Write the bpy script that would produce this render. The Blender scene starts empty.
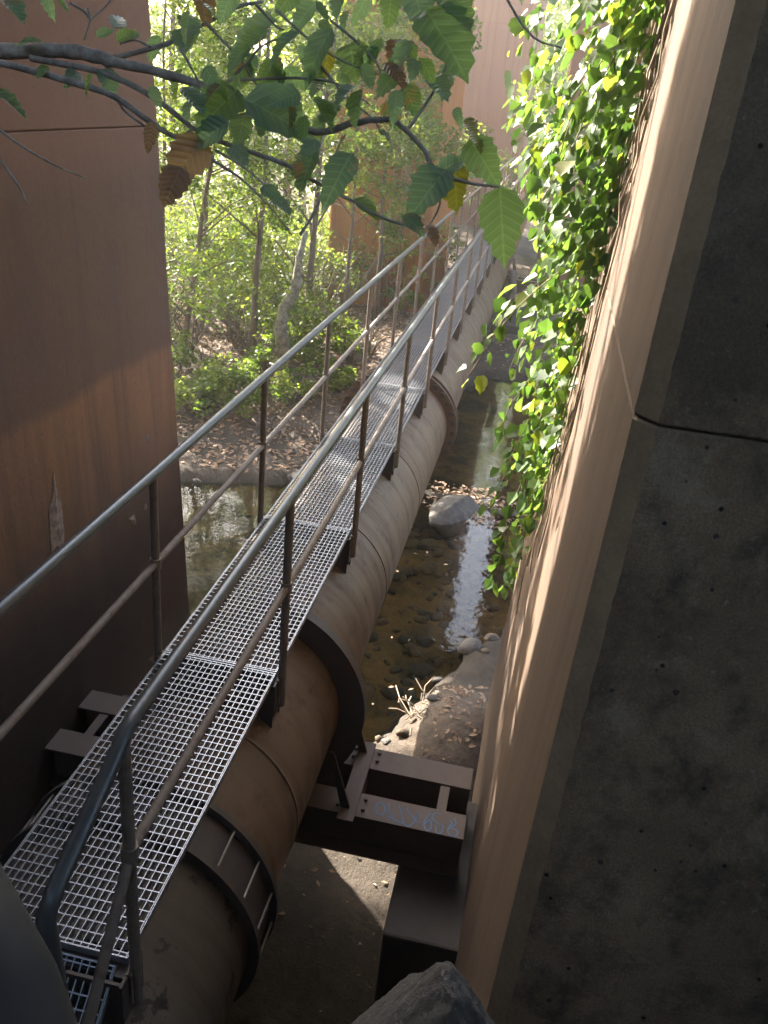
import bpy, bmesh, math, random
import numpy as np
from mathutils import Vector, Matrix, noise as mnoise
R = math.radians
rnd = random.Random(7)
sc = bpy.context.scene
col = sc.collection

# ------------------------------------------------------------------ camera, sky, sun, exposure
F = 858.0
CR = (Vector((0.19188211, -0.97717506, 0.09116004)),      # right
      Vector((-0.41695336, -0.16525475, -0.89377892)),    # down
      Vector((0.8884431, 0.1334907, -0.43914586)))        # forward
cam_d = bpy.data.cameras.new("camera"); cam = bpy.data.objects.new("camera", cam_d); col.objects.link(cam)
cam.matrix_world = Matrix(((CR[0].x, -CR[1].x, -CR[2].x, 0), (CR[0].y, -CR[1].y, -CR[2].y, 0),
                           (CR[0].z, -CR[1].z, -CR[2].z, 0), (0, 0, 0, 1)))
cam_d.sensor_fit = 'VERTICAL'; cam_d.sensor_height = 36; cam_d.lens = 36 * F / 1024
cam_d.clip_start = 0.05; cam_d.clip_end = 2000
sc.camera = cam
SUN_AZ, SUN_EL = R(47.0), R(31.0)                          # azimuth from +X (along the pipe) towards +Y
sdir = Vector((math.cos(SUN_AZ) * math.cos(SUN_EL), math.sin(SUN_AZ) * math.cos(SUN_EL), math.sin(SUN_EL)))
w = bpy.data.worlds.new("World"); sc.world = w; w.use_nodes = True
nt = w.node_tree; bg = nt.nodes["Background"]
sky = nt.nodes.new("ShaderNodeTexSky"); sky.sky_type = 'NISHITA'; sky.sun_disc = False
sky.sun_elevation = SUN_EL; sky.sun_rotation = math.atan2(sdir.x, sdir.y)
sky.air_density = 1.0; sky.dust_density = 3.5
nt.links.new(sky.outputs[0], bg.inputs[0]); bg.inputs[1].default_value = 0.14
sl = bpy.data.lights.new("sun", 'SUN'); sl.energy = 5.0; sl.angle = R(0.5); sl.color = (1, 0.93, 0.82)
so = bpy.data.objects.new("sun", sl); col.objects.link(so); so.rotation_euler = sdir.to_track_quat('Z', 'Y').to_euler()
sc.view_settings.view_transform = 'Standard'; sc.view_settings.look = 'None'
sc.view_settings.exposure = 3.12; sc.view_settings.gamma = 1
sc.render.engine = 'CYCLES'
sc.cycles.max_bounces = 8; sc.cycles.diffuse_bounces = 5; sc.cycles.transparent_max_bounces = 16
sc.cycles.use_denoising = True

def px(x, y, depth):                                       # a pixel and a distance along the view axis give a point
    return CR[0] * ((x - 384) / F * depth) + CR[1] * ((y - 512) / F * depth) + CR[2] * depth
def ray_z(x, y, z):
    d = px(x, y, 1.0); return d * (z / d.z)
def ray_x(x, y, X):
    d = px(x, y, 1.0); return d * (X / d.x)

# ------------------------------------------------------------------ materials
class NT:
    def __init__(s, name):
        s.m = bpy.data.materials.new(name); s.m.use_nodes = True; s.t = s.m.node_tree
        s.b = s.t.nodes["Principled BSDF"]; s.out = s.t.nodes["Material Output"]
        s.co = s.t.nodes.new("ShaderNodeTexCoord").outputs["Object"]
    def n(s, typ, **kw):
        o = s.t.nodes.new(typ)
        for k, v in kw.items():
            if k.startswith("i_"): o.inputs[k[2:].replace("_", " ")].default_value = v
            else: setattr(o, k, v)
        return o
    def l(s, a, b): s.t.links.new(a, b)
    def noise(s, scale, detail=6, rough=.55, vec=None, stretch=None, dist=0.0):
        n = s.n("ShaderNodeTexNoise", i_Scale=scale, i_Detail=detail, i_Roughness=rough, i_Distortion=dist)
        v = vec or s.co
        if stretch:
            mp = s.n("ShaderNodeMapping"); mp.inputs["Scale"].default_value = stretch; s.l(v, mp.inputs[0]); v = mp.outputs[0]
        s.l(v, n.inputs["Vector"]); return n.outputs["Fac"]
    def ramp(s, fac, stops):
        r = s.n("ShaderNodeValToRGB"); e = r.color_ramp.elements
        while len(e) < len(stops): e.new(.5)
        for q, (p, c) in zip(e, stops): q.position = p; q.color = (*c, 1) if len(c) == 3 else (c[0],) * 3 + (1,)
        s.l(fac, r.inputs[0]); return r.outputs[0]
    def mix(s, fac, a, b, typ='MIX'):
        m = s.n("ShaderNodeMix", data_type='RGBA', blend_type=typ)
        for sock, v in ((m.inputs[0], fac), (m.inputs[6], a), (m.inputs[7], b)):
            if hasattr(v, "links"): s.l(v, sock)
            else: sock.default_value = v if not isinstance(v, tuple) else (*v, 1)
        return m.outputs[2]
    def bump(s, h, strength=.3, dist=.01):
        b = s.n("ShaderNodeBump", i_Strength=strength, i_Distance=dist); s.l(h, b.inputs["Height"]); s.l(b.outputs[0], s.b.inputs["Normal"])
    def fin(s, colr, rough=.85, metal=0.0, spec=.3):
        if hasattr(colr, "links"): s.l(colr, s.b.inputs["Base Color"])
        else: s.b.inputs["Base Color"].default_value = (*colr, 1)
        if hasattr(rough, "links"): s.l(rough, s.b.inputs["Roughness"])
        else: s.b.inputs["Roughness"].default_value = rough
        s.b.inputs["Metallic"].default_value = metal; s.b.inputs["Specular IOR Level"].default_value = spec
        return s.m
M = {}
def world_z(k):
    g = k.n("ShaderNodeNewGeometry"); sp = k.n("ShaderNodeSeparateXYZ"); k.l(g.outputs["Position"], sp.inputs[0]); return sp, g.outputs["Position"]
def smooth(k, val, a, b):
    m = k.n("ShaderNodeMapRange", interpolation_type='SMOOTHSTEP'); m.inputs[1].default_value = a; m.inputs[2].default_value = b
    k.l(val, m.inputs[0]); return m.outputs[0]
def add(k, a, b, op='ADD'):
    m = k.n("ShaderNodeMath", operation=op)
    for i, v in enumerate((a, b)):
        if hasattr(v, "links"): k.l(v, m.inputs[i])
        else: m.inputs[i].default_value = v
    return m.outputs[0]

def concrete_rust(name, base, dark, orange, band=True, darkened=None):
    k = NT(name); sp, pos = world_z(k); k.co = pos
    big = k.noise(.9, 5, .6); streak = k.noise(2.2, 7, .6, stretch=(2.6, 2.6, .12)); fine = k.noise(34, 5, .7); mid = k.noise(6, 6, .65)
    c = k.mix(k.ramp(big, [(.35, (0, 0, 0)), (.68, (1, 1, 1))]), base, orange)
    c = k.mix(k.ramp(streak, [(.46, (0, 0, 0)), (.72, (.75,) * 3)]), c, dark)
    thin = k.noise(7.0, 6, .7, stretch=(3, 3, .07)); c = k.mix(k.ramp(thin, [(.56, (0, 0, 0)), (.7, (.6,) * 3)]), c, dark)
    if band:   # an old water mark: greyer above it, more rust below
        wob = add(k, sp.outputs[2], add(k, k.noise(1.5, 4), .14, 'MULTIPLY'))
        c = k.mix(add(k, smooth(k, wob, -1.98, -1.88), .7, 'MULTIPLY'), c, dark)
        c = k.mix(add(k, smooth(k, wob, -.75, -.35), .75, 'MULTIPLY'), c, base)
    if darkened is not None:
        wz = add(k, sp.outputs[2], add(k, k.noise(1.1, 6, .65, stretch=(1, 1, .35)), 1.1, 'MULTIPLY')); c = k.mix(add(k, smooth(k, wz, darkened + 1.5, darkened), .93, 'MULTIPLY'), c, (.034, .026, .021))  # darker towards the bottom, with a wavering upper edge
    c = k.mix(.5, c, k.mix(fine, (.62,) * 3, (1.3,) * 3), 'MULTIPLY')
    c = k.mix(k.ramp(mid, [(.6, (0, 0, 0)), (.78, (.5,) * 3)]), c, dark)
    pits = k.n("ShaderNodeTexVoronoi", i_Scale=9.0); k.l(pos, pits.inputs["Vector"])
    c = k.mix(k.ramp(pits.outputs["Distance"], [(.035, (.8,) * 3), (.06, (0, 0, 0))]), c, tuple(v * .4 for v in dark))
    h = add(k, add(k, fine, .35, 'MULTIPLY'), mid); k.bump(h, .32, .012)
    M[name] = k.fin(c, .9, 0, .2)
concrete_rust('rust_concrete', (.18, .103, .068), (.098, .067, .053), (.225, .116, .058), darkened=-3.0)
concrete_rust('pink_concrete', (.25, .138, .095), (.16, .095, .07), (.28, .155, .095), band=False)
concrete_rust('orange_concrete', (.31, .135, .045), (.19, .09, .04), (.36, .155, .042), band=False)
concrete_rust('brown_concrete', (.112, .079, .058), (.074, .055, .043), (.142, .092, .06), band=False)

k = NT('grey_concrete'); sp, pos = world_z(k); k.co = pos     # pitted front of the right pier, darker in its upper part
big = k.noise(1.3, 6, .6); mid = k.noise(5, 8, .7); fine = k.noise(120, 6, .8); speck = k.noise(34, 4, .6)
c = k.mix(k.ramp(big, [(.38, (0, 0, 0)), (.66, (1, 1, 1))]), (.20, .152, .097), (.32, .243, .152))
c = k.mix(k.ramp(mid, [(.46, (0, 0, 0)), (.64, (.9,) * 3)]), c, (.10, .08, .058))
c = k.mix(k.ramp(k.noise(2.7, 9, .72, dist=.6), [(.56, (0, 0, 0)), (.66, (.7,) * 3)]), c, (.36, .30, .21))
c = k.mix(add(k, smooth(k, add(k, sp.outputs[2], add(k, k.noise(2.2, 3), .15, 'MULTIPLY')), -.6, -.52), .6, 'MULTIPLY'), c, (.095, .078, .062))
c = k.mix(k.ramp(speck, [(.64, (0, 0, 0)), (.72, (.7,) * 3)]), c, (.32, .29, .23))
c = k.mix(.8, c, k.mix(k.ramp(fine, [(.3, (0, 0, 0)), (.7, (1, 1, 1))]), (.5,) * 3, (1.5,) * 3), 'MULTIPLY')
pits = k.n("ShaderNodeTexVoronoi", i_Scale=11.0); k.l(pos, pits.inputs["Vector"])
pit = k.ramp(pits.outputs["Distance"], [(.05, (1, 1, 1)), (.1, (0, 0, 0))])
c = k.mix(pit, c, (.02, .018, .015))
k.bump(add(k, add(k, mid, add(k, fine, .5, 'MULTIPLY')), add(k, pit, -.6, 'MULTIPLY')), .8, .02)
M['grey_concrete'] = k.fin(c, .8, 0, .35)

k = NT('edge_concrete'); sp, pos = world_z(k); k.co = pos
mid = k.noise(4, 8, .7); fine = k.noise(60, 4, .7)
c = k.mix(k.ramp(mid, [(.35, (0, 0, 0)), (.7, (1, 1, 1))]), (.34, .27, .175), (.21, .165, .11))
c = k.mix(.6, c, k.mix(fine, (.55,) * 3, (1.4,) * 3), 'MULTIPLY')
k.bump(add(k, mid, add(k, fine, .6, 'MULTIPLY')), .5, .012)
M['edge_concrete'] = k.fin(c, .85, 0, .3)

k = NT('rubble_concrete'); mid = k.noise(14, 8, .75); v = k.n("ShaderNodeTexVoronoi", i_Scale=150.0); k.l(k.co, v.inputs["Vector"])
c = k.mix(k.ramp(mid, [(.35, (0, 0, 0)), (.7, (1, 1, 1))]), (.06, .054, .048), (.115, .107, .095))
c = k.mix(k.ramp(v.outputs["Color"], [(.8, (0, 0, 0)), (.95, (.7,) * 3)]), c, (.27, .255, .225))
k.bump(add(k, add(k, k.noise(95, 5, .75), mid), add(k, k.ramp(v.outputs['Color'], [(.6, (0, 0, 0)), (.9, (1, 1, 1))]), .25, 'MULTIPLY')), .95, .008)
M['rubble_concrete'] = k.fin(c, .85, 0, .35)

k = NT('footing_concrete'); mid = k.noise(4, 8, .7); c = k.mix(mid, (.055, .047, .041), (.13, .11, .096)); k.bump(mid, .5, .02)
M['footing_concrete'] = k.fin(c, .9)

def steel(name, a, b, rust, rough, metal, rust_lo=.55, rust_hi=.72, sc_=5.0, stretch=None):
    k = NT(name); n1 = k.noise(sc_, 8, .68, stretch=stretch); n2 = k.noise(60, 4, .6)
    c = k.mix(n1, a, b); m = k.ramp(k.noise(sc_ * 1.9, 8, .7), [(rust_lo, (0, 0, 0)), (rust_hi, (1, 1, 1))])
    c = k.mix(m, c, rust); c = k.mix(.4, c, k.mix(n2, (.65,) * 3, (1.3,) * 3), 'MULTIPLY'); k.bump(add(k, n1, n2), .12, .004)
    return k, c, m, rough, metal
for nm, a in dict(
    galvanised=((.27, .28, .30), (.42, .43, .45), (.20, .13, .09), .42, .75, .60, .75, 6),
    rail_paint=((.06, .066, .068), (.105, .113, .113), (.16, .12, .09), .36, .35, .58, .74, 7),
    rail_rust=((.14, .112, .088), (.225, .19, .155), (.11, .068, .045), .62, .2, .5, .7, 9),
    pipe_paint=((.20, .147, .104), (.27, .20, .145), (.15, .10, .065), .5, .1, .56, .74, 2.6),
    dark_steel=((.06, .052, .048), (.10, .085, .075), (.13, .075, .045), .6, .3, .55, .7, 6),
    frame_steel=((.105, .072, .053), (.15, .104, .078), (.11, .075, .055), .65, .1, .5, .7, 5),
    bolt_steel=((.26, .24, .21), (.36, .33, .29), (.22, .13, .08), .5, .6, .55, .75, 20),
    post_steel=((.022, .022, .023), (.035, .035, .036), (.045, .035, .03), .7, .1, .6, .8, 9)).items():
    kk, c, m, ro, me = steel(nm, *a[:5], *a[5:7], a[7]); M[nm] = kk.fin(c, ro, me, .4)
for nm, a_, b_, r_, lo, hi in (('pipe_paint', (.10, .063, .036), (.15, .096, .055), (.06, .034, .019), .52, .68), ('pipe_near', (.075, .06, .044), (.125, .10, .072), (.028, .021, .016), .585, .62)):
    kk, c, m, ro, me = steel(nm, a_, b_, r_, .5, .1, lo, hi, 3.2)
    run = kk.noise(3.0, 7, .65, stretch=(3.2, .35, .35)); c = kk.mix(kk.ramp(run, [(.5, (0, 0, 0)), (.74, (.6,) * 3)]), c, tuple(v * .62 for v in a_))
    pale = kk.noise(5.5, 8, .7, stretch=(.5, 1, 1)); c = kk.mix(kk.ramp(pale, [(.6, (0, 0, 0)), (.78, (.55,) * 3)]), c, tuple(v * 1.3 for v in b_))
    M[nm] = kk.fin(c, kk.ramp(run, [(.3, (.45,) * 3), (.7, (.75,) * 3)]), .05, .35)
if 0: k, c, m, ro, me = steel('pipe_near', (.125, .097, .068), (.18, .142, .102), (.06, .04, .028), .55, .1, .60, .64, 4.0)

k = NT('blue_chalk'); M['blue_chalk'] = k.fin(k.mix(k.noise(60, 4, .7), (.13, .20, .30), (.15, .31, .55)), .9)
k = NT('mineral'); c = k.mix(k.ramp(k.noise(16, 8, .75), [(.38, (0, 0, 0)), (.66, (1, 1, 1))]), (.10, .07, .055), (.30, .225, .175)); k.bump(k.noise(30, 6), .8, .01); M['mineral'] = k.fin(c, .9)

# ground: dry soil and leaf-strewn bank above the water, amber silt below it
k = NT('ground'); sp, pos = world_z(k); k.co = pos
n1 = k.noise(.8, 8, .65); n2 = k.noise(9, 8, .7); n3 = k.noise(45, 4, .7)
soil = k.mix(k.ramp(n2, [(.34, (0, 0, 0)), (.7, (1, 1, 1))]), (.05, .038, .029), (.165, .122, .09))
soil = k.mix(k.ramp(n1, [(.45, (0, 0, 0)), (.65, (.8,) * 3)]), soil, (.215, .165, .125))
wet = k.mix(n2, (.035, .028, .022), (.075, .06, .045))
bed = k.mix(k.ramp(n2, [(.35, (0, 0, 0)), (.68, (1, 1, 1))]), (.02, .016, .010), (.10, .072, .036))
bed = k.mix(k.ramp(k.noise(1.1, 5, .6), [(.43, (0, 0, 0)), (.58, (.95,) * 3)]), bed, k.mix(n2, (.07, .043, .014), (.30, .185, .065)))
c = k.mix(smooth(k, add(k, sp.outputs[2], add(k, n2, .12, 'MULTIPLY')), -5.37, -5.03), wet, soil)
c = k.mix(smooth(k, sp.outputs[2], -5.52, -5.56), c, bed)
c = k.mix(.5, c, k.mix(n3, (.5,) * 3, (1.45,) * 3), 'MULTIPLY')
k.bump(add(k, n2, add(k, n3, .4, 'MULTIPLY')), .8, .05)
M['ground'] = k.fin(c, .92, 0, .25)

def stone_mat(name, a, b):
    k = NT(name); n1 = k.noise(7, 8, .7); n2 = k.noise(40, 5, .7)
    c = k.mix(k.ramp(n1, [(.35, (0, 0, 0)), (.68, (1, 1, 1))]), a, b); c = k.mix(.5, c, k.mix(n2, (.6,) * 3, (1.35,) * 3), 'MULTIPLY')
    k.bump(add(k, n1, n2), .5, .02); M[name] = k.fin(c, .8, 0, .35)
stone_mat('stone_grey', (.055, .048, .042), (.135, .12, .104)); stone_mat('stone_brown', (.06, .044, .03), (.22, .155, .095)); stone_mat('stone_dark', (.03, .026, .022), (.09, .075, .06))

# water: clear, tinted, reflecting by angle; the bed shows through it
k = NT('water'); t = k.t
fr = k.n("ShaderNodeFresnel", i_IOR=1.33); tr = k.n("ShaderNodeBsdfTransparent"); tr.inputs[0].default_value = (.76, .74, .60, 1)
gl = k.n("ShaderNodeBsdfGlossy", i_Roughness=.012); mx = k.n("ShaderNodeMixShader")
g = k.n("ShaderNodeNewGeometry"); k.co = g.outputs["Position"]
bp = k.n("ShaderNodeBump", i_Strength=.16, i_Distance=.012); k.l(add(k, k.noise(7, 3, .5), k.noise(1.6, 3, .5)), bp.inputs["Height"])
k.l(bp.outputs[0], gl.inputs["Normal"]); k.l(bp.outputs[0], fr.inputs["Normal"])
k.l(fr.outputs[0], mx.inputs[0]); k.l(tr.outputs[0], mx.inputs[1]); k.l(gl.outputs[0], mx.inputs[2]); k.l(mx.outputs[0], k.out.inputs[0])
M['water'] = k.m

def leaf_mat(name, a, b, spot=None, spot_lo=.6, trans=.5, rough=.45, scale=9, veins=False):
    k = NT(name); oi = k.n("ShaderNodeObjectInfo"); g = k.n("ShaderNodeNewGeometry")
    rp = add(k, g.outputs["Random Per Island"], oi.outputs["Random"]); rp = add(k, rp, 1.0, 'MODULO' if False else 'MULTIPLY')
    fr_ = k.n("ShaderNodeMath", operation='FRACT'); k.l(rp, fr_.inputs[0])
    c = k.mix(fr_.outputs[0], a, b)
    if spot:
        k.co = g.outputs["Position"]
        c = k.mix(k.ramp(k.noise(scale * 4, 5, .65), [(spot_lo, (0, 0, 0)), (spot_lo + .1, (1, 1, 1))]), c, spot)
    if veins:
        oc = k.n("ShaderNodeTexCoord").outputs["Object"]; sp = k.n("ShaderNodeSeparateXYZ"); k.l(oc, sp.inputs[0])
        ay = add(k, sp.outputs[1], 0.0, 'ABSOLUTE'); q = add(k, add(k, sp.outputs[0], add(k, ay, .75, 'MULTIPLY'), 'SUBTRACT'), 8.5, 'MULTIPLY')
        fr2 = k.n("ShaderNodeMath", operation='PINGPONG'); k.l(q, fr2.inputs[0]); fr2.inputs[1].default_value = .5
        vein = k.ramp(fr2.outputs[0], [(.0, (1, 1, 1)), (.13, (0, 0, 0))]); mid_ = k.ramp(ay, [(.006, (1, 1, 1)), (.022, (0, 0, 0))])
        vv = add(k, vein, mid_, 'MAXIMUM'); c = k.mix(add(k, vv, .38, 'MULTIPLY'), c, tuple(min(1, t_ * 1.9 + .03) for t_ in a))
        k.bump(add(k, fr2.outputs[0], add(k, k.noise(30, 4), .3, 'MULTIPLY')), .6, .006)
    k.fin(c, rough, 0, .45 if veins else .35)
    tl = k.n("ShaderNodeBsdfTranslucent"); br = k.mix(1.0, c, (1.35, 1.45, .55), 'MULTIPLY'); k.l(br, tl.inputs[0])
    mx = k.n("ShaderNodeMixShader", i_Fac=trans); k.l(k.b.outputs[0], mx.inputs[1]); k.l(tl.outputs[0], mx.inputs[2]); k.l(mx.outputs[0], k.out.inputs[0])
    M[name] = k.m
leaf_mat('leaf_green', (.18, .27, .135), (.23, .33, .16), (.22, .20, .10), .62, .48, veins=True)
leaf_mat('leaf_bluegreen', (.17, .26, .20), (.25, .35, .28), (.32, .29, .21), .62, .5, .32, veins=True)
leaf_mat('leaf_brown', (.29, .17, .11), (.36, .22, .15), (.12, .12, .05), .6, .35, veins=True)
leaf_mat('leaf_mixed', (.15, .24, .14), (.19, .27, .15), (.36, .21, .13), .47, .3, scale=5, veins=True)
leaf_mat('leaf_yellow', (.28, .27, .06), (.34, .25, .06), (.18, .22, .06), .55, .45, veins=True)
leaf_mat('vine_leaf', (.05, .10, .036), (.125, .195, .062), None, trans=.55)
leaf_mat('vine_leaf_yellow', (.14, .20, .04), (.21, .22, .05), None, trans=.6)
leaf_mat('tree_leaf', (.075, .125, .026), (.135, .18, .04), None, trans=.62)
leaf_mat('tree_leaf_pale', (.13, .17, .04), (.20, .22, .06), None, trans=.62)
leaf_mat('dry_leaf', (.20, .115, .07), (.42, .29, .20), None, trans=.15, rough=.8)
k = NT('bark'); n1 = k.noise(16, 8, .7, stretch=(3, 3, .5)); c = k.mix(n1, (.06, .048, .036), (.19, .155, .12)); k.bump(n1, .7, .01); M['bark'] = k.fin(c, .9)
k = NT('branch_bark'); n1 = k.noise(40, 8, .75); c = k.mix(k.ramp(n1, [(.4, (0, 0, 0)), (.66, (1, 1, 1))]), (.21, .18, .155), (.46, .415, .36)); k.bump(n1, .7, .004); M['branch_bark'] = k.fin(c, .85)
k = NT('pale_bark'); n1 = k.noise(10, 8, .7); c = k.mix(k.ramp(n1, [(.38, (0, 0, 0)), (.62, (1, 1, 1))]), (.09, .085, .05), (.25, .235, .17)); k.bump(n1, .9, .03); M['pale_bark'] = k.fin(c, .9)
k = NT('dry_stem'); n1 = k.noise(30, 5, .7); c = k.mix(n1, (.17, .12, .08), (.36, .28, .2)); M['dry_stem'] = k.fin(c, .9)

# ------------------------------------------------------------------ mesh helpers
class MB:
    def __init__(s): s.v = []; s.f = []; s.mi = []
    def face(s, idx, mi=0): s.f.append(tuple(idx)); s.mi.append(mi)
    def box(s, c, size, rot=None, mi=0):
        hx, hy, hz = (d / 2 for d in size); c = Vector(c); n = len(s.v)
        for x, y, z in ((-1, -1, -1), (1, -1, -1), (1, 1, -1), (-1, 1, -1), (-1, -1, 1), (1, -1, 1), (1, 1, 1), (-1, 1, 1)):
            p = Vector((x * hx, y * hy, z * hz)); s.v.append(c + (rot @ p if rot else p))
        for q in ((0, 3, 2, 1), (4, 5, 6, 7), (0, 1, 5, 4), (1, 2, 6, 5), (2, 3, 7, 6), (3, 0, 4, 7)): s.face([n + i for i in q], mi)
        return s
    def box2(s, a, b, mi=0): return s.box([(p + q) / 2 for p, q in zip(a, b)], [abs(q - p) for p, q in zip(a, b)], None, mi)
    def tube(s, pts, rad, seg=10, cap=True, mi=0):
        pts = [Vector(p) for p in pts]; rr = rad if isinstance(rad, (list, tuple)) else [rad] * len(pts); rings = []; prev = None
        for i, p in enumerate(pts):
            a = pts[max(i - 1, 0)]; b = pts[min(i + 1, len(pts) - 1)]; d = (b - a).normalized()
            if prev is None: u = d.orthogonal().normalized()
            else:
                u = prev - d * prev.dot(d); u = u.normalized() if u.length > 1e-6 else d.orthogonal().normalized()
            prev = u; v = d.cross(u); n = len(s.v); rings.append(n)
            for j in range(seg):
                t = 2 * math.pi * j / seg; s.v.append(p + (u * math.cos(t) + v * math.sin(t)) * rr[i])
        for a, b in zip(rings, rings[1:]):
            for j in range(seg): s.face((a + j, a + (j + 1) % seg, b + (j + 1) % seg, b + j), mi)
        if cap:
            s.face([rings[0] + j for j in range(seg)][::-1], mi); s.face([rings[-1] + j for j in range(seg)], mi)
        return s
    def arc(s, X0, X1, r0, r1, a0, a1, seg=56, mi=0):                   # open strap along X
        n = len(s.v)
        for j in range(seg + 1):
            t = a0 + (a1 - a0) * j / seg
            for X, r in ((X0, r0), (X0, r1), (X1, r1), (X1, r0)): s.v.append(Vector((X, r * math.cos(t), r * math.sin(t))))
        for j in range(seg):
            a = n + 4 * j; b = a + 4
            for q in range(4): s.face((a + q, a + (q + 1) % 4, b + (q + 1) % 4, b + q), mi)
        s.face((n, n + 3, n + 2, n + 1), mi); e = n + 4 * seg; s.face((e, e + 1, e + 2, e + 3), mi); return s
    def ring(s, X0, X1, y, z, r0, r1, seg=64, mi=0):                    # annulus thick along X
        n = len(s.v)
        for X in (X0, X1):
            for r in (r0, r1):
                for j in range(seg):
                    t = 2 * math.pi * j / seg; s.v.append(Vector((X, y + r * math.cos(t), z + r * math.sin(t))))
        A, B, C_, D = n, n + seg, n + 2 * seg, n + 3 * seg
        for j in range(seg):
            q = (j + 1) % seg
            s.face((A + j, B + j, B + q, A + q), mi); s.face((C_ + j, C_ + q, D + q, D + j), mi)
            s.face((B + j, D + j, D + q, B + q), mi); s.face((A + j, A + q, C_ + q, C_ + j), mi)
        return s
    def me(s, name, mats, smooth=False):
        m = bpy.data.meshes.new(name); m.from_pydata([tuple(p) for p in s.v], [], s.f); m.update()
        for q in (mats if isinstance(mats, (list, tuple)) else [mats]): m.materials.append(M[q])
        m.polygons.foreach_set("material_index", s.mi)
        if smooth: m.polygons.foreach_set("use_smooth", [True] * len(s.f))
        return m
    def build(s, name, mats, parent=None, smooth=False, bevel=0):
        o = bpy.data.objects.new(name, s.me(name, mats, smooth)); col.objects.link(o)
        if parent: o.parent = parent
        if bevel:
            b = o.modifiers.new("bevel", 'BEVEL'); b.width = bevel; b.segments = 2; b.limit_method = 'ANGLE'
        return o
def smooth_angle(o, deg=40):
    me = o.data; me.polygons.foreach_set("use_smooth", [True] * len(me.polygons))
    bm = bmesh.new(); bm.from_mesh(me)
    for e in bm.edges:
        if len(e.link_faces) == 2 and e.calc_face_angle(0) > R(deg): e.smooth = False
    bm.to_mesh(me); bm.free(); return o
def empty(name, loc=(0, 0, 0)):
    o = bpy.data.objects.new(name, None); o.location = loc; o.empty_display_size = .1; col.objects.link(o); return o
def tag(o, label=None, cat=None, group=None, kind=None):
    if label: o['label'] = label
    if cat: o['category'] = cat
    if group: o['group'] = group
    if kind: o['kind'] = kind
    return o
def inst(name, mesh, parent=None, mat=None):
    o = bpy.data.objects.new(name, mesh); col.objects.link(o)
    if parent: o.parent = parent
    if mat is not None: o.matrix_basis = mat
    return o
def lerp(a, b, t): return a + (b - a) * t
def sstep(x, a, b):
    t = max(0, min(1, (x - a) / (b - a))); return t * t * (3 - 2 * t)

# ------------------------------------------------------------------ ground and water
WZ = -5.5
POOL = [(6.95, .42), (6.3, .6), (5.95, 1.1), (5.9, 2.5), (6.4, 6), (6.0, 16), (9.3, 16), (10.6, 6), (11.0, 4.6), (11.4, 3.7), (11.8, 2.8), (12.3, 1.9), (13.4, 1.5), (17.3, 1.4),
        (18.6, .9), (18.6, -.8), (17, -1.6), (12, -1.6), (8.8, -.35), (7.9, .12)]
def poly_sd(x, y, P):
    ins = False; d = 1e9; n = len(P)
    for i in range(n):
        x1, y1 = P[i]; x2, y2 = P[(i + 1) % n]
        if (y1 > y) != (y2 > y) and x < (x2 - x1) * (y - y1) / (y2 - y1) + x1: ins = not ins
        dx, dy = x2 - x1, y2 - y1; t = max(0, min(1, ((x - x1) * dx + (y - y1) * dy) / (dx * dx + dy * dy)))
        d = min(d, math.hypot(x - x1 - t * dx, y - y1 - t * dy))
    return -d if ins else d
def ground_z(x, y):
    n = mnoise.fractal(Vector((x * .35, y * .35, 1.7)), 1.0, 2.0, 5) * .13
    n2 = mnoise.fractal(Vector((x * 1.9, y * 1.9, 4.2)), .9, 2.1, 4) * .05
    z = -5.36 + n * .5 + n2
    if x > 9:                                                       # the left bank climbs behind the stream
        z += .72 * sstep(x - 11.9 + .25 * (y - 3), .3, 4.2) * sstep(y, .6, 2.6) + .15 * sstep(x, 18.5, 20.5) * (1 - sstep(y, .4, 2))
    if -9 < y < 20 and 3 < x < 22:
        sd = poly_sd(x + n * 2, y + n2 * 4, POOL)
        z = lerp(-5.74 + n2 * 1.1 + n * .3, z, sstep(sd, -.28, .2))
    z += .27 * math.exp(-((x - 11.75 - .3 * y) ** 2 / .10)) * sstep(y, -1.6, -.1) * (1 - sstep(y, 1.1, 1.7)) * (1 if x < 14 else 0)
    e = ((x - 28) / 6.5) ** 2 + ((y - 14) / 7.5) ** 2                # far pool among the trees
    z = lerp(z, -5.95, 1 - sstep(e, .65, 1.25))
    r = math.hypot(x - 5, y); z += 3.5 * sstep(r, 38, 105)
    z += .34 * math.exp(-((x - 6.3) ** 2 / .5 + (y + .05) ** 2 / .35))
    z += max(9.0 * sstep(-x, 1.5, 5.5), 9.6 * sstep(abs(y - 1.3), 4.5, 8) * (1 - sstep(x, .2, 2.4)))                                     # unseen embankment added behind and beside the camera to shut out sky light
    return z
def axis(lo, hi, step, out):
    a = [lo + i * step for i in range(int((hi - lo) / step) + 1)]; d = step; p = a[-1]
    while p < out: d *= 1.22; p += d; a.append(p)
    d = step; p = a[0]
    while p > -out: d *= 1.22; p -= d; a.insert(0, p)
    return a
xs = axis(-1.5, 24, .115, 150); ys = axis(-2.5, 9.5, .115, 150)
mb = MB(); nx, ny = len(xs), len(ys)
for x in xs:
    for y in ys: mb.v.append((x, y, ground_z(x, y)))
for i in range(nx - 1):
    for j in range(ny - 1): mb.face((i * ny + j, (i + 1) * ny + j, (i + 1) * ny + j + 1, i * ny + j + 1))
o = mb.build('ground', 'ground', None, True); tag(o, kind='structure')
mb = MB(); mb.v = [(3, -3, WZ), (44, -3, WZ), (44, 32, WZ), (3, 32, WZ)]; mb.face((0, 1, 2, 3))
tag(mb.build('stream_water', 'water'), kind='structure')

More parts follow.
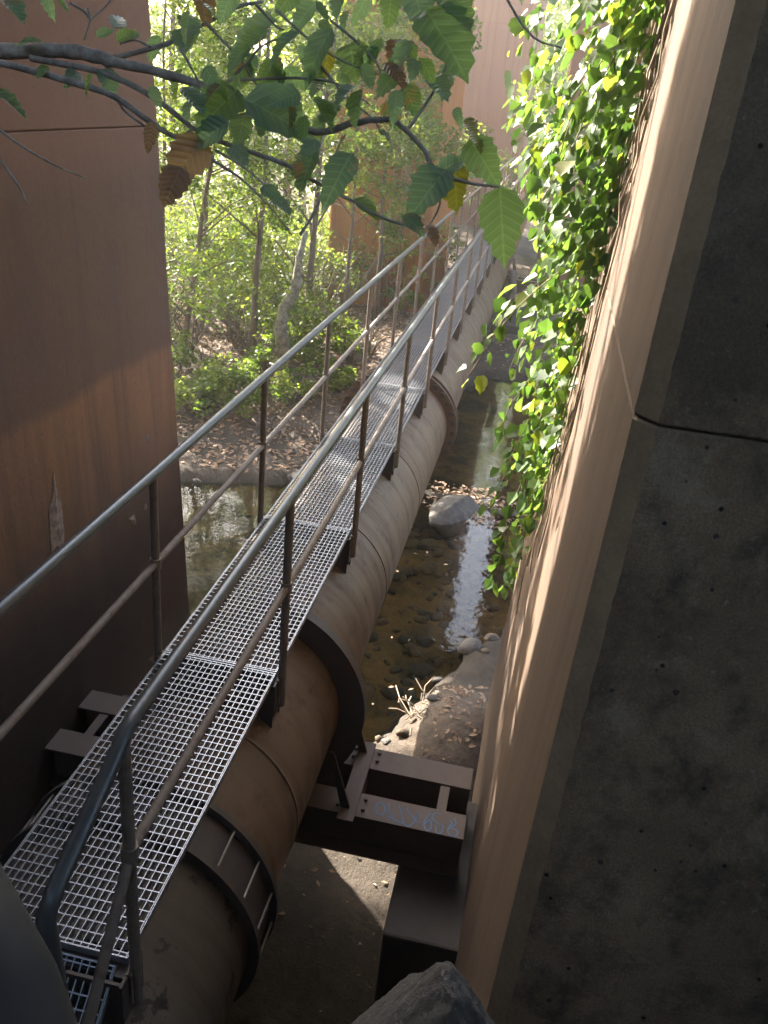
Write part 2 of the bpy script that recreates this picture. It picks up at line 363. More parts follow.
# ------------------------------------------------------------------ piers
def pier(name, label, group, lifts, prof, mats, chamf):
    """prof(z) -> x0, x1, y0, y1 ; lifts = z levels of the pours, a recessed joint between each"""
    root = empty(name, (0, 0, 0)); cx = [sum(prof(lifts[0])[:2]) / 2, sum(prof(lifts[0])[2:]) / 2]
    root.location = (cx[0], cx[1], lifts[0]); off = Vector((cx[0], cx[1], lifts[0])); tag(root, label, 'bridge pier', group)
    for a, b in zip(lifts, lifts[1:]):
        m = MB(); lv = [(a + .0035, .005), (a + .010, 0)]; nz = max(1, int((b - a) / (.03 if name == 'bridge_pier' and b < 3 and chamf == .062 else .5)))
        lv += [(a + .010 + (b - a - .020) * i / nz, 0) for i in range(1, nz + 1)] + [(b - .0035, .005)]
        rings = []
        for z, ins in lv:
            x0, x1, y0, y1 = prof(z); c = chamf + (.0024 * mnoise.fractal(Vector((z * 22.0, chamf * 50, 1.0)), .45, 2.2, 6) if chamf == .062 else 0); n = len(m.v); rings.append(n)
            x0 += ins; y0 += ins; x1 -= ins; y1 -= ins
            for x, y in ((x0 + c, y0), (x1 - c, y0), (x1, y0 + c), (x1, y1 - c), (x1 - c, y1), (x0 + chamf + (c - chamf) * .35, y1), (x0, y1 - c - (c - chamf)), (x0, y0 + c)): m.v.append(Vector((x, y, z)) - off)
        which = (0, 2, 0, 2, 0, 2, 1, 2)                              # side, corner, front
        for p, q in zip(rings, rings[1:]):
            for j in range(8): m.face((p + j, p + (j + 1) % 8, q + (j + 1) % 8, q + j), which[j])
        m.face([rings[0] + j for j in range(8)][::-1]); m.face([rings[-1] + j for j in range(8)])
        m.build('concrete_lift', mats, root)
    # dark core behind the joints
    m = MB(); x0, x1, y0, y1 = prof(lifts[0]); X0, X1, Y0, Y1 = prof(lifts[-1]); g = .014 + chamf * .4
    for z, q in ((lifts[0] + .01, (x0, x1, y0, y1)), (lifts[-1] - .01, (X0, X1, Y0, Y1))):
        for x, y in ((q[0] + g, q[2] + g), (q[1] - g, q[2] + g), (q[1] - g, q[3] - g), (q[0] + g, q[3] - g)): m.v.append(Vector((x, y, z)) - off)
    for q in ((0, 1, 5, 4), (1, 2, 6, 5), (2, 3, 7, 6), (3, 0, 4, 7)): m.face(q)
    m.build('joint_core', mats[0], root)
    return root, off
TOP, K = 6.2, 1.045
def kp(f): return lambda z: tuple(q * K for q in f(z / K))
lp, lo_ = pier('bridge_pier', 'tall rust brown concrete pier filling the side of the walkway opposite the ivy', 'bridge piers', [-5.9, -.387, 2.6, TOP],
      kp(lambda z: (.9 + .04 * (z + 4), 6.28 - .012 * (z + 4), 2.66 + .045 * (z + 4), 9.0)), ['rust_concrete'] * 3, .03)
rp, ro_ = pier('bridge_pier', 'grey brown concrete pier with dark front and sunlit streaks under climbing ivy', 'bridge piers', [-5.9, -.752, 2.4, TOP],
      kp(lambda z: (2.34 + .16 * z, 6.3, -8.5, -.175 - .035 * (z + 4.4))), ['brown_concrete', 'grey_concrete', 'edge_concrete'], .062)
pier('bridge_pier', 'orange tinted concrete pier behind the saplings, nearest of the far piers', 'bridge piers', [-5.2, -1.7, 1.8, 5.4],
      lambda z: (20.2, 24.2, 2.62 + .01 * (z + 5), 5.0), ['orange_concrete'] * 3, .04)
pier('bridge_pier', 'pinkish concrete pier closing the far end of the walkway view', 'bridge piers', [-5.2, -.8, 2.6, 14.5],
      lambda z: (36.5, 40.5, 1.5 + .01 * (z + 3), 5.3), ['pink_concrete'] * 3, .05)
pier('bridge_pier', 'far concrete pier hidden behind the ivy and hanging leaves', 'bridge piers', [-5.2, -.8, 2.6, 9.5],
      lambda z: (26.2, 29.2, -4.5, .2), ['pink_concrete'] * 3, .05)
# thin mineral scars on the left pier (old form-tie leaks)
def scar(pts, mat='mineral', name='mineral_scar'):
    P = []
    for x, y in pts:
        d = px(x, y, 1); t = K * (2.66 + .045 * 4) / (d.y - .045 * d.z); P.append(d * t + Vector((0, -.004, 0)) - lo_)
    m = MB(); c = sum(P, Vector()) / len(P) + Vector((0, -.012, 0)); m.v = [c] + P
    for i in range(len(P)): m.face((0, 1 + i, 1 + (i + 1) % len(P)))
    m.build(name, mat, lp)
scar([(53, 470), (56, 488), (61, 503), (64, 532), (63, 552), (57, 545), (51, 553), (49, 520), (48, 507), (52, 500)])
scar([(134, 514), (136, 523), (134, 525), (128, 519)]); scar([(145, 502), (147, 508), (143, 510)])
scar([(147, 434), (149, 438), (143, 441)], 'dark_steel', 'form_tie')
# chipped bug holes and a loose joint edge on the front of the right pier
for (x, y, r) in ((716, 536, .018), (676, 692, .02), (612, 690, .016), (600, 862, .02), (549, 1000, .022), (712, 590, .012), (655, 870, .012), (690, 845, .01), (735, 300, .02), (735, 400, .012)):
    d = px(x, y, 1); t = K * 2.34 / (d.x - .16 * d.z); c = d * t - ro_
    m = MB(); n = 9; nrm = Vector((-1, 0, .16)).normalized(); u = Vector((0, 1, 0)); v = nrm.cross(u)
    for ring_r, dep in ((1.0, .0006), (.8, .003), (.5, .0015)):
        for j in range(n):
            a = 2 * math.pi * j / n; q = ring_r * r * (.75 + .5 * rnd.random()); m.v.append(c + u * q * math.cos(a) + v * q * math.sin(a) + nrm * dep)
    for a in (0, n):
        for j in range(n): m.face((a + j, a + (j + 1) % n, a + n + (j + 1) % n, a + n + j))
    m.face([2 * n + j for j in range(n)], 1); m.build('spall', ['grey_concrete', 'dark_steel'], rp)
# footings
m = MB(); m.box2((3.42 * K, -.9, -6), (4.62 * K, .27 * K, -4.4 * K)); tag(m.build('pier_footing', 'footing_concrete', None, False, .02), 'low concrete footing block under the crossbeam at foot of the ivy pier', 'footing', 'pier footings')
m = MB(); m.box2((3.0, 2.45 * K, -5.97), (5.2, 6.0, -4.4 * K)); tag(m.build('pier_footing', 'footing_concrete', None, False, .02), 'low concrete footing block at foot of the rust brown pier', 'footing', 'pier footings')
m = MB(); m.box2((21.8, -1.2, -6), (25.2, 5.6, -5.0)); tag(m.build('concrete_sill', 'footing_concrete', None, False, .03), 'long grey concrete sill crossing the stream below the far pipe', 'sill')

# bridge decks above the frame (they shade the near half and show in the water)
def deck(x0, x1, z, y0, y1, label):
    r = empty('bridge_deck', ((x0 + x1) / 2, 0, z)); tag(r, label, 'bridge deck', 'bridge decks overhead')
    off = r.location.copy()
    m = MB(); m.box2(Vector((x0, y0, z + .9)) - off, Vector((x1, y1, z + 1.3)) - off); m.build('deck_slab', 'footing_concrete', r)
    n = 4
    for i in range(n):
        x = lerp(x0 + .3, x1 - .3, i / (n - 1)); m = MB(); m.box2(Vector((x - .2, y0 + .01, z + .01)) - off, Vector((x + .2, y1 - .01, z + .899)) - off); m.build('girder', 'frame_steel', r)
deck(-6.5, 6.5, TOP, -9, 12, 'heavy steel girder bridge deck resting on the two near piers')
deck(20.0, 24.4, 5.4, -10, 14, 'far girder bridge deck resting on the orange pier')

# ------------------------------------------------------------------ the water main
PY, PZ, PR = 1.347 * K, -3.455 * K, .578 * K
XE = 36.4
pipe = empty('water_main', (0, PY, PZ)); tag(pipe, 'large tan painted steel pipe carrying the walkway over the stream', 'pipe')
def pseg(x0, x1, mat, r=PR, seg=72):
    m = MB(); nx_ = max(1, int((x1 - x0) / .8)); rings = []
    for i in range(nx_ + 1):
        X = lerp(x0, x1, i / nx_); rings.append(len(m.v))
        for j in range(seg):
            t = 2 * math.pi * j / seg; m.v.append(Vector((X, r * math.cos(t), r * math.sin(t))))
    for a, b in zip(rings, rings[1:]):
        for j in range(seg): m.face((a + j, a + (j + 1) % seg, b + (j + 1) % seg, b + j))
    return m.build('pipe_section', mat, pipe, True)
pseg(-2.0, 2.56 * K, 'pipe_near'); pseg(2.565 * K, 4.155 * K, 'pipe_paint'); pseg(4.156 * K, 9.38 * K, 'pipe_paint'); pseg(9.381 * K, 20, 'pipe_paint'); pseg(20.001, XE, 'pipe_paint')
# weld beads
for X in (3.35, 5.9, 7.6, 11.6, 13.6, 15.6):
    MB().ring(X - .009, X + .009, 0, 0, PR - .01, PR + .005, 72).build('weld_seam', 'pipe_paint', pipe, True)
# sleeve coupling close to the camera
m = MB(); m.ring(2.43 * K, 2.46 * K, 0, 0, PR - .01, .628 * K); m.ring(2.675 * K, 2.705 * K, 0, 0, PR - .01, .634 * K); m.ring(2.461 * K, 2.674 * K, 0, 0, PR - .01, .598 * K)
cp = smooth_angle(m.build('coupling', 'dark_steel', pipe))
for i in range(20):
    t = 2 * math.pi * (i + .4) / 20; y, z = .645 * math.cos(t), .645 * math.sin(t)
    MB().tube([(2.47 * K, y, z), (2.67 * K, y, z)], .006, 6).build('tie_rod', 'bolt_steel', cp)
def flange(x0, x1, r, mat, double, nb):
    m = MB()
    if double: m.ring(x0, x0 + .028, 0, 0, PR - .01, r); m.ring(x1 - .028, x1, 0, 0, PR - .01, r)
    else: m.arc(x0, x1, PR - .01, r, R(98), R(350))
    f = smooth_angle(m.build('flange', mat, pipe))
    for i in range(nb):
        t = 2 * math.pi * i / nb; rr = (PR + r) / 2 + .012; y, z = rr * math.cos(t), rr * math.sin(t)
        q = MB().tube([(x0 + .02, y, z), (x1 - .02, y, z)], .02, 8) if double else MB()
        for a, b in ((x0 - .03, x0 - .0005), (x1 + .0005, x1 + .03)): q.tube([(a, y, z), (b, y, z)], .034, 6)
        if double: q.build('bolt', 'dark_steel', f)
    return f
flange(4.115 * K, 4.185 * K, .737 * K, 'dark_steel', False, 0)
flange(9.31 * K, 9.47 * K, .722, 'frame_steel', True, 34)

# ------------------------------------------------------------------ steel cross frames under the pipe
def frame(xc, label, y0=-.105 * K, y1=2.655 * K, zt=-4.03 * K):
    r = empty('support_frame', (xc, PY, zt - .35)); tag(r, label, 'steel frame', 'steel frames under the pipe'); o = Vector((xc, PY, zt - .35))
    def B(name, a, b, mat='frame_steel'): MB().box2(Vector(a) - o, Vector(b) - o).build(name, mat, r, False, .003)
    for s, (xa, xb) in ((-1, (xc - .33, xc - .12)), (1, (xc + .12, xc + .33))):
        B('flange_plate', (xa, y0, zt - .018), (xb, y1, zt)); B('web_plate', ((xa + xb) / 2 - .008, y0 + .002, zt - .332), ((xa + xb) / 2 + .008, y1 - .002, zt - .0185))
        B('flange_plate', (xa, y0, zt - .35), (xb, y1, zt - .3325))
    for y in (.062, 2.57): B('tie_plate', (xc - .1195, y - .033, zt - .03), (xc + .1195, y + .033, zt - .012))
    for y in (.655, 2.16):
        B('saddle_beam', (xc - .40, y - .055, zt + .0005), (xc + .36, y + .055, zt + .02)); B('tie_plate', (xc - .1195, y - .05, zt - .3), (xc + .1195, y + .05, zt - .02))
        s = 1 if y > PY else -1
        yy = y - s * .02
        for xa in (xc - .3, xc + .24):
            m = MB(); n = 0
            for X in (xa, xa + .016):
                for q in ((yy - s * .03, zt + .021), (yy + s * .03, zt + .021), (PY + s * .63, zt + .45), (PY + s * .60, zt + .45)): m.v.append(Vector((X, q[0], q[1])) - o)
            for f in ((0, 1, 2, 3), (7, 6, 5, 4), (0, 4, 5, 1), (1, 5, 6, 2), (2, 6, 7, 3), (3, 7, 4, 0)): m.face([n + i for i in f])
            m.build('saddle_rib', 'dark_steel', r)
    for y in (.56, .73, 2.08, 2.26):
        for xx in (xc - .27, xc - .18, xc + .2, xc + .28): MB().tube([(Vector((xx, y, zt)) - o), (Vector((xx, y, zt + .02)) - o)], .013, 6).build('bolt', 'dark_steel', r)
    return r, o
fr1, fo1 = frame(4.215 * K, 'near pair of brown steel crossbeams with blue scribble under the pipe flange')
frame(24.0, 'far pair of brown steel crossbeams over the concrete sill', -.1, 2.6, -4.03 * K)
m = MB(); m.box2((23.4, .7, -5.0), (24.6, 2.0, -4.572)); tag(m.build('pipe_pedestal', 'footing_concrete', None, False, .02), 'squat concrete pedestal on the sill carrying the far crossbeams', 'pedestal')
m = MB(); a = ray_x(513, 292, 21.0); b = ray_x(491, 338, 20.6); m.tube([a + Vector((0, .1, .5)), a, b, b + Vector((0, 0, -.3))], .09, 8)
tag(m.build('drift_log', 'bark', None, True), 'dark drift log leaning against the far side of the pipe', 'log')
# blue chalk scribble on the near flange plate
strokes = [[(376, 807), (378, 803), (383, 804), (385, 810), (382, 815), (377, 813), (376, 806)],
           [(389, 803), (390, 812), (394, 822)], [(399, 806), (401, 813), (402, 823), (388, 816)],
           [(406, 808), (413, 817), (420, 825)], [(420, 812), (413, 823), (408, 826), (402, 822)],
           [(430, 813), (424, 822), (426, 830), (431, 828), (430, 820), (424, 824)],
           [(441, 815), (435, 813), (432, 818), (437, 823), (443, 826), (441, 833), (436, 832), (436, 826)],
           [(449, 820), (452, 823), (449, 827), (454, 829), (458, 832), (455, 836), (449, 834), (448, 829), (453, 826), (456, 823), (454, 818)]]
m = MB()
for s in strokes:
    P = [ray_z(x, y, -4.03 * K + .0025) - fo1 for x, y in s]
    Q = []
    for i in range(len(P) - 1):
        p0, p1, p2, p3 = P[max(i - 1, 0)], P[i], P[i + 1], P[min(i + 2, len(P) - 1)]
        for j in range(5):
            t = j / 5; Q.append(.5 * ((2 * p1) + (p2 - p0) * t + (2 * p0 - 5 * p1 + 4 * p2 - p3) * t * t + (3 * p1 - p0 - 3 * p2 + p3) * t ** 3))
    Q.append(P[-1])
    n = len(m.v)
    for i, q in enumerate(Q):
        d = (Q[min(i + 1, len(Q) - 1)] - Q[max(i - 1, 0)]).normalized(); sd = Vector((-d.y, d.x, 0)) * .0036; m.v += [q + sd, q - sd]
    for i in range(len(Q) - 1): m.face((n + 2 * i, n + 2 * i + 1, n + 2 * i + 3, n + 2 * i + 2))
m.build('chalk_scribble', 'blue_chalk', fr1)

# ------------------------------------------------------------------ the walkway
WC, GZ, GW, RW = 1.347, -2.831, .62, .701
X0, STEP, NP = 1.86, 1.74, 19
wk = empty('walkway', (X0, WC, GZ)); tag(wk, 'galvanised grating walkway with pipe handrails running along the top of the pipe', 'walkway')
wo = Vector((X0, WC, GZ))
def grating(L, W, pitch_y=.0295, pitch_x=.0445, fine=True):
    g = MB(); n = round(W / pitch_y)
    for i in range(n + 1):
        y = -W / 2 + .0035 + (W - .007) * i / n; g.box((L / 2, y, -.0155), (L - .012, .0034, .031))
    nx_ = round((L - .04) / pitch_x)
    for i in range(nx_ + 1):
        x = .02 + (L - .04) * i / nx_; g.box((x, 0, -.004), (.0048, W - .002, .0066))
    return g
def band(L, W):
    b = MB(); w2 = W / 2 + .002
    for z in (-.033, .001):
        for x0, x1, y in ((.0, L, w2 + .003), (.0055, L - .0055, w2)): b.v += [(x0, -y, z), (x1, -y, z), (x1, y, z), (x0, y, z)]
    for j in range(4):
        q = (j + 1) % 4; b.face((8 + j, 8 + q, 12 + q, 12 + j)); b.face((j, 4 + j, 4 + q, q)); b.face((j, q, 8 + q, 8 + j)); b.face((4 + j, 12 + j, 12 + q, 4 + q))
    return b
bars_me = grating(STEP - .012, GW).me('grating_bars', 'galvanised'); band_me = band(STEP - .012, GW).me('grating_panel', 'galvanised')
for i in range(NP):
    p = inst('grating_panel', band_me, wk, Matrix.Translation((i * STEP + .006, 0, 0)))
    tag(inst('grating_bars', bars_me, p), kind='stuff')
# sloping panel that drops towards the abutment
Ls = .95; sl_rot = Matrix.Translation((-.022, 0, -.012)) @ Matrix.Rotation(math.pi, 4, 'Z') @ Matrix.Rotation(R(40), 4, 'Y')
p = inst('grating_panel', band(Ls, GW - .06).me('grating_panel', 'galvanised'), wk, sl_rot)
tag(inst('grating_bars', grating(Ls, GW - .06).me('grating_bars', 'galvanised'), p), kind='stuff')
# channel at the break of slope
m = MB(); m.box((.0, 0, -.075), (.04, GW + .03, .07)); m.build('end_channel', 'dark_steel', wk)
# side toe strips by each post
b_me = None
for i in range(NP + 1):
    x = i * STEP
    # bracket: transverse channel and two saddle gussets
    if b_me is None:
        b_me = MB().box((0, 0, -.078), (.09, GW + .04, .085)).me('bracket', 'dark_steel'); ep_me = MB().box((-.008, 0, -.125), (.16, .012, .2)).me('end_plate', 'dark_steel'); m = MB()
        for X in (0, .012):
            for q in ((.12, -.036), (GW / 2 + .015, -.036), (GW / 2 + .015, -.33), (.30, -.30), (.12, -.19)): m.v.append(Vector((X, q[0], q[1])))
        for f in ((0, 1, 2, 3, 4), (9, 8, 7, 6, 5), (0, 5, 6, 1), (1, 6, 7, 2), (2, 7, 8, 3), (3, 8, 9, 4), (4, 9, 5, 0)): m.face(f)
        gs_me = m.me('gusset_plate', 'dark_steel')
    bk = inst('bracket', b_me, wk, Matrix.Translation((x, 0, 0)))
    for sd_ in (-1, 1):
        inst('end_plate', ep_me, bk, Matrix.Translation((0, sd_ * (GW / 2 + .022), 0)))
        for dx in (-.075, .06): inst('gusset_plate', gs_me, bk, Matrix.Translation((dx, 0, 0)) @ Matrix.Diagonal((1, sd_, 1, 1)))
for s in (-1, 1):
    y = s * RW / 2; zt = 1.045; bx, bz = 1.39 - X0, .81
    rail = MB(); rail.tube([(NP * STEP, y, zt), (1.7, y, zt), (.06, y, zt), (.0, y, zt - .012), (-.05, y, zt - .045), (bx + .05, y, bz + .035), (bx, y, bz - .012), (bx + .005, y, bz - .07), (bx + .03, y, bz - .60)], .026, 14)
    smooth_angle(rail.build('top_rail', 'rail_paint', wk), 50)
    mid = MB(); mid.tube([(NP * STEP, y, .545), (.03, y, .545), (0, y, .535), (-.3, y, .17), (-.55, y, -.13)], .0195, 12)
    smooth_angle(mid.build('middle_rail', 'rail_rust', wk), 50)
    post_me = None
    for i in range(NP + 1):
        if post_me is None:
            q = MB(); q.tube([(0, 0, -.20), (0, 0, 1.035)], .0215, 12); q.box((0, -.012 * s, -.1), (.07, .02, .16))
            q.tube([(0, 0, .515), (0, 0, .575)], .029, 12)
            post_me = q.me('post', 'rail_rust')
        po = inst('post', post_me, wk, Matrix.Translation((i * STEP - .005, y, 0)))
# dark steel post just in front of the photographer
m = MB(); A = px(-52, 890, .62); B = px(-6, 1000, .6); C_ = px(62, 1200, .56); m.tube([A - (B - A) * .12 + Vector((0, .02, -.02)), A, B, C_, C_ + (C_ - B) * 1.5], [.02, .037, .044, .044, .044], 24)
tag(smooth_angle(m.build('guard_post', 'post_steel'), 70), 'dark rounded steel post end close by, beside the lower walkway grating', 'post')

# broken concrete at the foot of the view, resting on the abutment ledge
def lump(name, size, mat, seed, sub=5, rough=.18, peak=None, fine=.03, ff=9):
    bm = bmesh.new(); bmesh.ops.create_icosphere(bm, subdivisions=sub, radius=1)
    for v in bm.verts:
        c = v.co.copy(); p = Vector((seed * 3.1, seed * 1.7, 0))
        r = 1 + rough * mnoise.fractal(c * 1.3 + p, 1, 2, 3) + fine * mnoise.fractal(c * ff + p, .6, 2.2, 4)
        # flatten to facets
        for kx in range(7):
            rr = random.Random(seed * 17 + kx); nrm = Vector((rr.uniform(-1, 1), rr.uniform(-1, 1), rr.uniform(-.2, 1))).normalized(); lim = rr.uniform(.42, .72)
            d = c.dot(nrm) * r
            if d > lim: c -= nrm * (d - lim) * .85 / max(r, .1)
        v.co = Vector((c.x * size[0], c.y * size[1], c.z * size[2])) * r
    me = bpy.data.meshes.new(name); bm.to_mesh(me); bm.free(); me.materials.append(M[mat])
    me.polygons.foreach_set("use_smooth", [True] * len(me.polygons)); return me
bm = bmesh.new(); bmesh.ops.create_grid(bm, x_segments=240, y_segments=240, size=.5)
for v in bm.verts:
    x, y = v.co.x, v.co.y; a = abs(x) * 1.0; b = abs(y)
    h = -1.75 * max(0, y + .012) - 1.5 * max(0, -y - .02) - 1.5 * max(0, x - .02) - .3 * max(0, -x)
    h += .014 * mnoise.fractal(Vector((x * 9, y * 9, 2)), .8, 2, 5) + .008 * mnoise.fractal(Vector((x * 65, y * 65, 5)), .8, 2.2, 6) + .0012 * mnoise.noise(Vector((x * 140, y * 140, 9)))
    v.co.z = h - (.8 if max(a, b) > .497 else 0)
me = bpy.data.meshes.new('concrete_rubble'); bm.to_mesh(me); bm.free(); me.materials.append(M['rubble_concrete']); me.polygons.foreach_set('use_smooth', [True] * len(me.polygons))
rub = inst('concrete_rubble', me, None, Matrix.Translation(px(436, 974, 1.06)) @ Matrix.Rotation(R(8), 4, 'Z'))
tag(rub, 'rough broken lump of grey concrete peaking at the bottom edge', 'concrete lump')
m = MB(); m.box2((-3.2, -3, -6.2), (.42, 4.5, -1.75)); ab = m.build('abutment', 'footing_concrete', None, False, .03); tag(ab, 'concrete abutment under the photographer, below the rough concrete lump', 'abutment')

# ------------------------------------------------------------------ stones
stones = [lump('river_stone', (1, .8, .5), q, s, 2, .3, None, .02, 4) for s, q in enumerate(('stone_brown', 'stone_grey', 'stone_dark', 'stone_brown', 'stone_dark', 'stone_brown'))]
big_stone = lump('boulder', (.52, .42, .30), 'stone_grey', 12, 4, .2, None, .03, 6)
o = inst('boulder', big_stone, None, Matrix.Translation((11.45, .72, -5.50)) @ Matrix.Rotation(R(-25), 4, 'Z')); tag(o, 'flat topped grey boulder sitting in the leaf strewn stream bar', 'boulder')
o = inst('boulder', lump('boulder', (.45, .3, .22), 'stone_dark', 14, 4, .2, None, .03, 6), None, Matrix.Translation((11.7, 3.1, -5.50)) @ Matrix.Rotation(R(20), 4, 'Z')); tag(o, 'dark wet rock at the water edge behind the handrail post', 'boulder')
sg = 'small stones in the shallow water'
cnt = 0; tries = 0
while cnt < 230 and tries < 8000:
    tries += 1
    if rnd.random() < .72: x, y = rnd.uniform(6.0, 11.6), rnd.uniform(-.15, 1.5)
    else: x, y = rnd.uniform(10.6, 13), rnd.uniform(-.3, 4.6)
    sd = poly_sd(x, y, POOL)
    if sd > .2 or (x < 7.6 and y < .3): continue
    s = rnd.choice((.05, .06, .07, .09, .12, .16)) * rnd.uniform(.8, 1.2); z = ground_z(x, y) + s * .18
    o = inst('river_stone', stones[rnd.randrange(6)], None, Matrix.Translation((x, y, z)) @ Matrix.Rotation(rnd.uniform(0, 6.28), 4, 'Z') @ Matrix.Diagonal((s, s, s * rnd.uniform(.7, 1.1), 1)))
    tag(o, 'small brown or grey stone lying in the shallow stream bed', 'stone', sg); cnt += 1
# leaf litter on the banks
m = MB()
def litter(x, y, s, lift=.012):
    z = max(ground_z(x, y), WZ + .004 if poly_sd(x, y, POOL) < 0 else -99) + lift; a = rnd.uniform(0, 6.28); u = Vector((math.cos(a), math.sin(a), rnd.uniform(-.35, .35))) * s; v = Vector((-math.sin(a), math.cos(a), rnd.uniform(-.35, .35))) * s * .55
    c = Vector((x, y, z)); n = len(m.v); m.v += [c - u, c + v * .9 - u * .1 + Vector((0, 0, s * .2)), c + u, c - v - u * .1 + Vector((0, 0, s * .25))]; m.face((n, n + 1, n + 2)); m.face((n, n + 2, n + 3))
for i in range(7500):
    x, y = rnd.uniform(11.3, 21), rnd.uniform(1.8, 9)
    if poly_sd(x, y, POOL) < .1: continue
    litter(x, y, rnd.uniform(.03, .075))
for i in range(380): litter(rnd.uniform(11.2, 12.5), rnd.uniform(-.4, 1.2), rnd.uniform(.025, .055))
for i in range(90): litter(rnd.uniform(6.0, 7.2), rnd.uniform(-.15, .35), rnd.uniform(.02, .045))
for i in range(190): litter(rnd.uniform(3.4, 6), rnd.uniform(-.1, 1.8), rnd.choice((.008, .012, .018, .03)))
for i in range(200): litter(rnd.uniform(18.6, 22), rnd.uniform(-.8, 1.2), rnd.uniform(.03, .06))
for i in range(22): litter(rnd.uniform(6.6, 11), rnd.uniform(0, 1.5), rnd.uniform(.015, .035))
tag(m.build('leaf_litter', 'dry_leaf'), kind='stuff')
# driftwood twigs by the near gravel
m = MB()
for i in range(26):
    p = Vector((rnd.uniform(6.35, 6.8), rnd.uniform(.25, .6), -5.3)); q = p + Vector((rnd.uniform(-.35, .45), rnd.uniform(-.25, .25), rnd.uniform(-.02, .16))); m.tube([p, (p + q) / 2 + Vector((0, .04, .03)), q], .006, 5)
tag(m.build('twig_tangle', 'dry_stem'), 'tangle of dry pale twigs on the gravel beyond the crossbeams', 'twigs')

# ------------------------------------------------------------------ foliage
def leaf_mesh(name, mat, wid=.62, serr=.05, curl=.18, n=9, fold=.16, seed=0):
    rr = random.Random(seed); m = MB(); L = []; Rr = []; Cc = []
    for i in range(n + 1):
        t = i / n; wv = wid * .5 * (math.sin(math.pi * min(1, t ** .72)) ** .85) * (1 - .25 * t)
        ww = max(0, wv + (serr if i % 2 else -serr * .4) * (0 < i < n)); z = -curl * (t ** 2) + rr.uniform(-.012, .012)
        Cc.append(len(m.v)); m.v.append(Vector((t, 0, z)))
        Rr.append(len(m.v)); m.v.append(Vector((t + (.02 if i % 2 else 0), -ww, z + fold * ww + rr.uniform(-.02, .02))))
        L.append(len(m.v)); m.v.append(Vector((t + (.02 if i % 2 else 0), ww, z + fold * ww + rr.uniform(-.02, .02))))
    for i in range(n):
        m.face((Cc[i], Rr[i], Rr[i + 1], Cc[i + 1])); m.face((Cc[i], Cc[i + 1], L[i + 1], L[i]))
    return m.me(name, mat, True)
def place_leaf(mesh, base, tip, nrm, parent, name='leaf', off=Vector()):
    x = tip - base; Ln = x.length; x = x.normalized(); z = (nrm - x * nrm.dot(x)).normalized(); y = z.cross(x)
    mt = Matrix(((x.x * Ln, y.x * Ln, z.x * Ln, base.x - off.x), (x.y * Ln, y.y * Ln, z.y * Ln, base.y - off.y), (x.z * Ln, y.z * Ln, z.z * Ln, base.z - off.z), (0, 0, 0, 1)))
    return inst(name, mesh, parent, mt)

# --- overhanging branch close to the camera
br_off = px(-40, 55, 1.3); br = empty('overhanging_branch', br_off); tag(br, 'low tree branch with large drooping leaves hanging across the top of the view', 'branch')
def limb(pts, rad, name='limb', d0=1.3, d1=None):
    d1 = d1 or d0; n = len(pts); P = [px(x, y, lerp(d0, d1, i / max(1, n - 1))) - br_off for i, (x, y) in enumerate(pts)]; Q = []
    for i in range(n - 1):
        p0, p1, p2, p3 = P[max(i - 1, 0)], P[i], P[i + 1], P[min(i + 2, n - 1)]
        for j in range(4):
            t = j / 4; Q.append(.5 * ((2 * p1) + (p2 - p0) * t + (2 * p0 - 5 * p1 + 4 * p2 - p3) * t * t + (3 * p1 - p0 - 3 * p2 + p3) * t ** 3) + Vector((rnd.uniform(-1, 1), rnd.uniform(-1, 1), rnd.uniform(-1, 1))) * rad[0] * .12)
    Q.append(P[-1]); N = len(Q); mm = MB(); mm.tube(Q, [lerp(rad[0], rad[1], i / (N - 1)) * rnd.uniform(.92, 1.1) for i in range(N)], 9); return mm.build(name, 'branch_bark', br, True)
limb([(-60, 53), (0, 51), (50, 50), (92, 55), (112, 62)], (.0125, .0095))
limb([(92, 57), (150, 70), (215, 90), (262, 112), (316, 132), (350, 124), (385, 119), (402, 126), (424, 150), (437, 172), (470, 183), (500, 187)], (.0075, .0018), d0=1.3, d1=1.25)
limb([(-60, 56), (0, 63), (65, 80), (115, 97), (150, 122), (178, 137), (192, 130)], (.0058, .0032), d0=1.27)
limb([(30, 58), (100, 72), (150, 95), (192, 127), (225, 143), (285, 164), (312, 180), (350, 200), (388, 220), (430, 232)], (.0048, .0018), d0=1.29, d1=1.3)
limb([(105, 60), (148, 49), (176, 40), (204, 24), (240, 6), (262, 2)], (.0042, .0022), d0=1.31, d1=1.36)
for pts in ([(70, 3), (85, 12), (92, 18), (112, 0)], [(88, 8), (90, 22), (84, 40)], [(205, 22), (240, 60), (262, 95), (276, 120)], [(225, 85), (250, 60), (262, 46), (300, 30)], [(212, 160), (240, 178), (268, 205), (292, 235)],
            [(215, 150), (250, 172), (290, 210)], [(276, 10), (310, 40), (345, 62), (400, 82)], [(255, 3), (276, 26), (284, 30)], [(320, 65), (345, 95), (372, 118), (382, 135)], [(240, 80), (300, 78), (340, 85), (370, 105)],
            [(180, 47), (195, 75), (205, 92)], [(300, 235), (318, 205), (330, 165), (345, 135)], [(410, 128), (440, 80), (455, 40), (470, 10)], [(425, 150), (434, 180), (440, 205), (425, 232)], [(118, 100), (126, 112), (148, 128), (160, 132)],
            [(500, -20), (512, 8), (534, 38), (562, 48)], [(330, 20), (360, 45), (380, 70), (376, 100)], [(150, 47), (135, 40), (120, 44)], [(0, 130), (20, 145), (55, 165), (85, 178)], [(0, 160), (18, 185), (28, 205)]):
    limb(pts, (.0022, .0011), 'twig', 1.27, 1.29)
